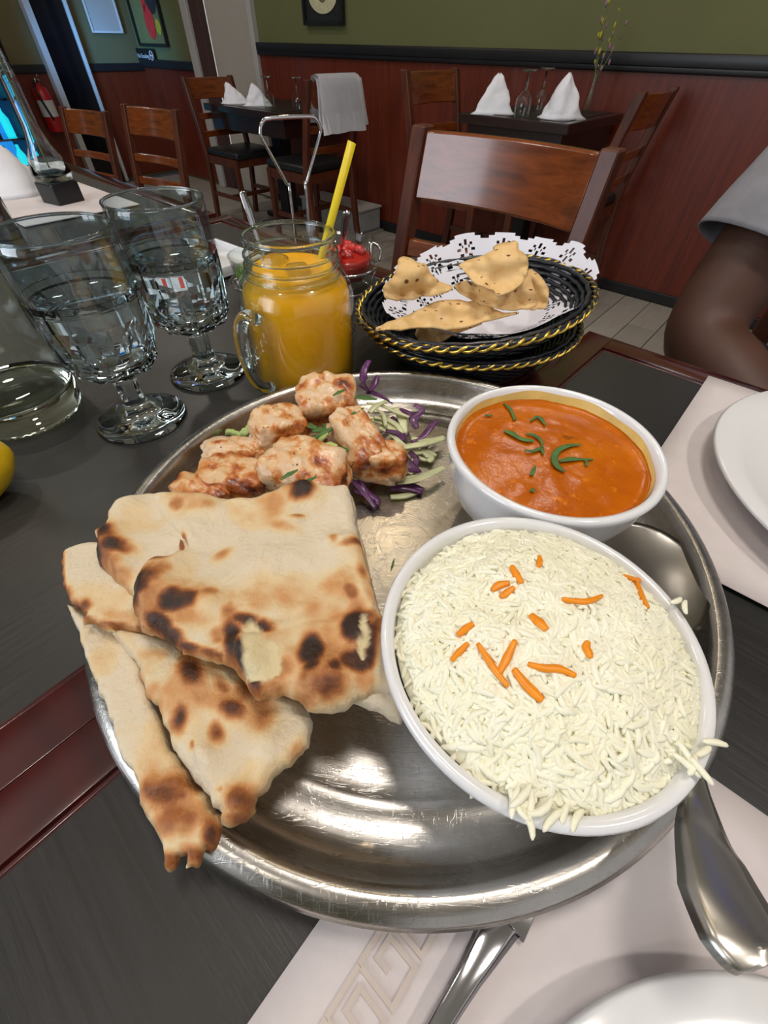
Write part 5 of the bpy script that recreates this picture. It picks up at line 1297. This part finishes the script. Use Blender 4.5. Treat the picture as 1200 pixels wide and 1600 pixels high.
# doily
t = thing('paper_doily', 'white lace paper doily lining the papadum basket', 'doily', (BX, BY, ZT+.0190), BA); t.rotation_euler = (0, math.radians(-6), BA)
bm = bmesh.new(); na, nr_ = 420, 46
def dpt(f, a):
    x = f*math.cos(a); y = f*math.sin(a)
    r = f
    z = .0085 + .040*max(0, (r-.50)/.47)**1.05*(.60+.30*max(0, math.cos(a-1.1))**.6)
    return Vector((x*.089+.017+.004*max(0, math.cos(a))*r, y*.080+.013, z+.0008*math.sin(9*a)*r+.004*max(0, f-.8)*math.sin(5*a+1)*8*.25))
NS = 15
vg = {}
def keep(f, a):
    ph = (a/(2*PI)*NS) % 1; d = abs(ph-.5)*2
    edge = 1.12-.055*(d**2)
    if f > edge: return False
    if f < .60: return True
    # rosettes with pierced holes
    ang_w = 2*PI/NS
    lx = (ph-.5)*ang_w*.95; 
    for cy, rad, nh in ((.970, .135, 9), (.72, .095, 7)):
        off = 0 if cy > .9 else .5
        ph2 = (a/(2*PI)*NS+off) % 1; lx2 = (ph2-.5)*ang_w*cy
        rr = math.hypot(lx2, f-cy); th = math.atan2(f-cy, lx2)
        if rr < rad:
            if rad*.30 < rr < rad*.78 and math.sin(nh*th) > .05: return False
            if rr < rad*.16: return False
            return True
    if .66 < f < .70 and math.sin(a*NS*4) > .2: return False
    if .865 < f < .90 and math.sin(a*NS*3) > .0: return False
    return True
for j in range(nr_+1):
    f = .12+(1.12-.12)*j/nr_ if j else 0.12
    for k in range(na): vg[j, k] = None
def gv(j, k):
    k %= na
    if vg[j, k] is None: vg[j, k] = bm.verts.new(dpt(.02+(1.12-.02)*j/nr_, 2*PI*k/na))
    return vg[j, k]
for j in range(nr_):
    f = .02+(1.12-.02)*(j+.5)/nr_
    for k in range(na):
        if keep(f, 2*PI*(k+.5)/na): bm.faces.new((gv(j, k), gv(j, k+1), gv(j+1, k+1), gv(j+1, k)))
mesh_obj('lace_sheet', bm, 'doily_paper', t)
# papadums
def Q6(lst): return [(520+a/2.857, 340+b/2.857, z+.012) for a, b, z in lst]
pap = [([(370, 500, .036), (480, 485, .040), (640, 470, .042), (660, 478, .040), (560, 510, .030), (500, 545, .026), (430, 572, .022), (395, 560, .022)], 'shaded papadum shard lying lowest against the doily'),
    ([(875, 235, .070), (912, 250, .068), (945, 290, .064), (962, 340, .058), (955, 392, .050), (915, 398, .048), (880, 400, .048), (860, 330, .055)], 'curled papadum edge at the right end of the papadum pile'),
    ([(540, 305, .062), (600, 285, .066), (690, 300, .068), (740, 340, .066), (850, 280, .070), (875, 240, .074), (888, 320, .064), (910, 395, .052), (840, 416, .050), (760, 414, .050), (700, 400, .051), (640, 376, .054), (570, 345, .058)], 'triangular papadum shard in the middle under the topmost one'),
    ([(190, 496, .048), (240, 468, .050), (300, 440, .052), (400, 400, .054), (500, 362, .058), (600, 372, .056), (700, 396, .053), (760, 424, .050), (832, 426, .050), (740, 446, .047), (640, 470, .045), (560, 485, .044), (480, 496, .044), (380, 490, .045), (300, 500, .046)], 'long papadum shard pointing left at the front of the basket'),
    ([(300, 188, .086), (345, 190, .086), (385, 212, .084), (410, 215, .082), (440, 262, .074), (490, 300, .066), (532, 322, .062), (500, 345, .060), (400, 354, .058), (310, 366, .058), (240, 364, .060), (224, 340, .064), (236, 302, .070), (270, 270, .076), (290, 225, .082)], 'folded papadum with a raised corner at the left of the pile'),
    ([(562, 212, .078), (600, 195, .082), (645, 180, .085), (712, 150, .090), (722, 118, .094), (770, 106, .096), (822, 110, .096), (832, 148, .092), (868, 172, .089), (872, 232, .082), (850, 280, .076), (800, 318, .072), (736, 348, .068), (720, 322, .070), (640, 288, .073), (604, 256, .075)], 'broad pale papadum leaning on top of the pile')]
for i, (pl, lb) in enumerate(pap):
    o = shell('papadum', Q6(pl), 'papadum', seed=20+i)
    tag(o, lb, 'papadum', 'papadum shards in the basket')

# ================================================================== CONDIMENT CADDY behind the mug
KX, KY = -.062, .545; KA = math.radians(32)
t = thing('condiment_caddy', 'chrome wire condiment caddy with a tall square loop handle behind the mug', 'caddy', (KX-.035, KY, ZT+.0005), KA)
bm = bmesh.new()
W_ = .044; zt_ = .185
# handle: narrow at the foot, flaring to a wide loop on top
tube(bm, spline([(-.009, 0, .004), (-.009, 0, .108), (-.011, 0, .115), (-.029, 0, .149), (-.031, 0, .156), (-.027, 0, .163), (-.018, 0, .165), (.018, 0, .165), (.027, 0, .163), (.031, 0, .156), (.029, 0, .149), (.011, 0, .115), (.009, 0, .108), (.009, 0, .004)], 4), .0017, 10)
mesh_obj('handle', bm, 'chrome', t)
for cx_ in (-.050, .050):
    bm = bmesh.new()
    tube(bm, [(cx_+.040*math.cos(2*PI*k/40), .040*math.sin(2*PI*k/40), .030) for k in range(40)], .0018, 8, True)
    tube(bm, [(cx_+.030*math.cos(2*PI*k/40), .030*math.sin(2*PI*k/40), .004) for k in range(40)], .0018, 8, True)
    for k in range(4):
        a = PI/4+k*PI/2; tube(bm, [(cx_+.040*math.cos(a), .040*math.sin(a), .030), (cx_+.030*math.cos(a), .030*math.sin(a), .004)], .0015, 6)
    mesh_obj('ring_holder', bm, 'chrome', t)
bm = bmesh.new(); tube(bm, spline([(.088, 0, .030), (.094, .010, .045), (.102, 0, .040), (.095, -.008, .030)], 5), .0016, 8); mesh_obj('side_loop', bm, 'chrome', t)
tm = Matrix.Translation(t.location) @ RZ(KA)
def cond(cxl, mat, lab1, lab2, lab3, cat2, lumps, spoon_px):
    c = tm @ Vector((cxl, 0, .0065))
    g = thing('condiment_bowl', lab1, 'bowl', c, 0, 'glass condiment bowls')
    bm = bmesh.new(); lathe(bm, [(0, .002), (.020, 0), (.028, .008), (.034, .025), (.037, .048), (.0378, .050), (.0362, .050), (.0325, .026), (.026, .011), (0, .006)], 48); mesh_obj('dish', bm, 'thin_glass', g)
    bm = bmesh.new(); lathe(bm, [(0, .0065), (.0255, .0115), (.0322, .0265), (.0334, .034), (.030, .0350), (0, .036)], 48)
    for k in range(lumps):
        a = random.uniform(0, 2*PI); r = random.uniform(0, .026); q = bmesh.ops.create_icosphere(bm, subdivisions=2, radius=random.uniform(.004, .008)); bmesh.ops.translate(bm, vec=(r*math.cos(a), r*math.sin(a), .037), verts=q['verts'])
    for v in bm.verts: v.co += v.co.normalized()*.001*fbm(v.co, 120)
    o = mesh_obj(cat2.replace(' ', '_'), bm, mat, None, True, c); tag(o, lab2, cat2)
    s = thing('condiment_spoon', lab3, 'spoon', c, 0, 'small condiment spoons')
    a_, b_ = spoon_px
    mid_ = a_.lerp(b_, .6); mid_.z -= .004
    ribbon('handle', [b_, mid_, a_.lerp(b_, .25), a_], (.004, .005, .010, .008), .0026, 'chrome', .1, s, 5)
    bm = bmesh.new(); q = bmesh.ops.create_icosphere(bm, subdivisions=2, radius=1); bmesh.ops.transform(bm, matrix=Matrix.Translation(b_-s.location) @ Matrix.Diagonal((.009, .006, .003, 1)), verts=q['verts']); mesh_obj('bowl', bm, 'chrome', s)
random.seed(3)
cR = tm @ Vector((.050, 0, 0)); cL = tm @ Vector((-.050, 0, 0))
cond(.050, 'pickle', 'clear glass bowl of red pickle in the chrome caddy', 'chunky bright red pickle relish in the clear glass bowl', 'thin dark spoon standing in the red pickle bowl', 'pickle relish', 16,
     (at(542, 332, .105), Vector((cR.x-.004, cR.y, ZT+.044))))
cond(-.050, 'chutney', 'clear glass bowl of green chutney behind the jar mug', 'green chutney in the glass bowl behind the jar mug', 'steel spoon sticking up left of the caddy handle', 'chutney', 5,
     (at(378, 299, .110), Vector((cL.x+.004, cL.y, ZT+.044))))
# white dish left of the caddy
c = at(352, 402, .008)
t = thing('side_plate', 'small white rectangular side dish behind the farther goblet', 'plate', (c.x-.01, c.y-.005, ZT+.0015), ROT)
bm = bmesh.new(); box(bm, (0, 0, .003), (.11, .075, .005), None, .002)
for s in (-1, 1): box(bm, (0, s*.036, .008), (.11, .004, .012), None, .0015); box(bm, (s*.053, 0, .008), (.004, .075, .012), None, .0015)
mesh_obj('dish', bm, 'porcelain', t)
bm = bmesh.new(); box(bm, (.02, -.03, .0145), (.05, .012, .0006)); mesh_obj('red_stripe', bm, 'poster_red', t, False)

# ================================================================== THINGS ON THE FARTHEST FRONT TABLE
vb = at(112, 318, 0)
t = thing('glass_bud_vase', 'tall clear glass bud vase with a black square foot at the far left', 'vase', (vb.x-.012, vb.y, ZT+.0005), ROT+.2)
bm = bmesh.new(); box(bm, (0, 0, .0175), (.052, .052, .034), None, .003); mesh_obj('foot', bm, 'black_plastic', t, False)
bm = bmesh.new(); lathe(bm, [(0, .036), (.030, .036), (.033, .045), (.028, .065), (.018, .085), (.0125, .11), (.0115, .16), (.0125, .20), (.0135, .215), (.0115, .215), (.0095, .16), (.0105, .11), (.016, .086), (.026, .065), (.030, .046), (0, .040)], 32); mesh_obj('body', bm, 'glass', t)
s = thing('flower_sprig', 'sprig of small red blossoms rising out of the glass bud vase', 'flowers', (vb.x-.012, vb.y, ZT+.05))
random.seed(9)
for k in range(3):
    tp = Vector((random.uniform(-.02, .03), random.uniform(-.02, .02), random.uniform(.22, .27)))
    bm = bmesh.new(); tube(bm, spline([(0, 0, 0), (0, 0, .14), tuple(tp)], 4), .0013, 6); mesh_obj('stem', bm, 'stem_green', s)
    for q in range(4):
        bm = bmesh.new(); bmesh.ops.create_icosphere(bm, subdivisions=2, radius=.006)
        for v in bm.verts: v.co *= 1+.4*fbm(v.co, 300)
        mesh_obj('blossom', bm, 'flower_red', s).location = Vector((0, 0, .14)).lerp(tp, .35+.22*q)+Vector((.004*(-1)**q, 0, 0))
fold_napkin((at(14, 305, 0).x, at(14, 305, 0).y, ZT+.003), .9, 'tall folded white napkin behind the glass bud vase at the far left', .085, .17, flop=.0)
bm = bmesh.new(); box(bm, (0, 0, 0), (.30, .20, .0012)); c = R(-1.13, .33, ZT+.0026); tag(mesh_obj('paper_placemat', bm, 'paper', None, False, c, ROT), 'white paper placemat under the glass bud vase and napkin', 'placemat')
sh = at(22, 372, 0)
t = thing('steel_shaker', 'slim polished steel shaker at the left edge behind the near goblet', 'shaker', (sh.x-.01, sh.y, ZT+.0005))
bm = bmesh.new(); lathe(bm, [(0, 0), (.020, 0), (.021, .003), (.019, .06), (.017, .085), (0, .085)], 28); mesh_obj('body', bm, 'chrome', t)
bm = bmesh.new(); lathe(bm, [(.0175, .0855), (.018, .095), (.012, .105), (0, .108)], 28); mesh_obj('cap', bm, 'chrome', t)
print('objects', len(bpy.data.objects), 'tris', sum(len(m.polygons) for m in bpy.data.meshes))
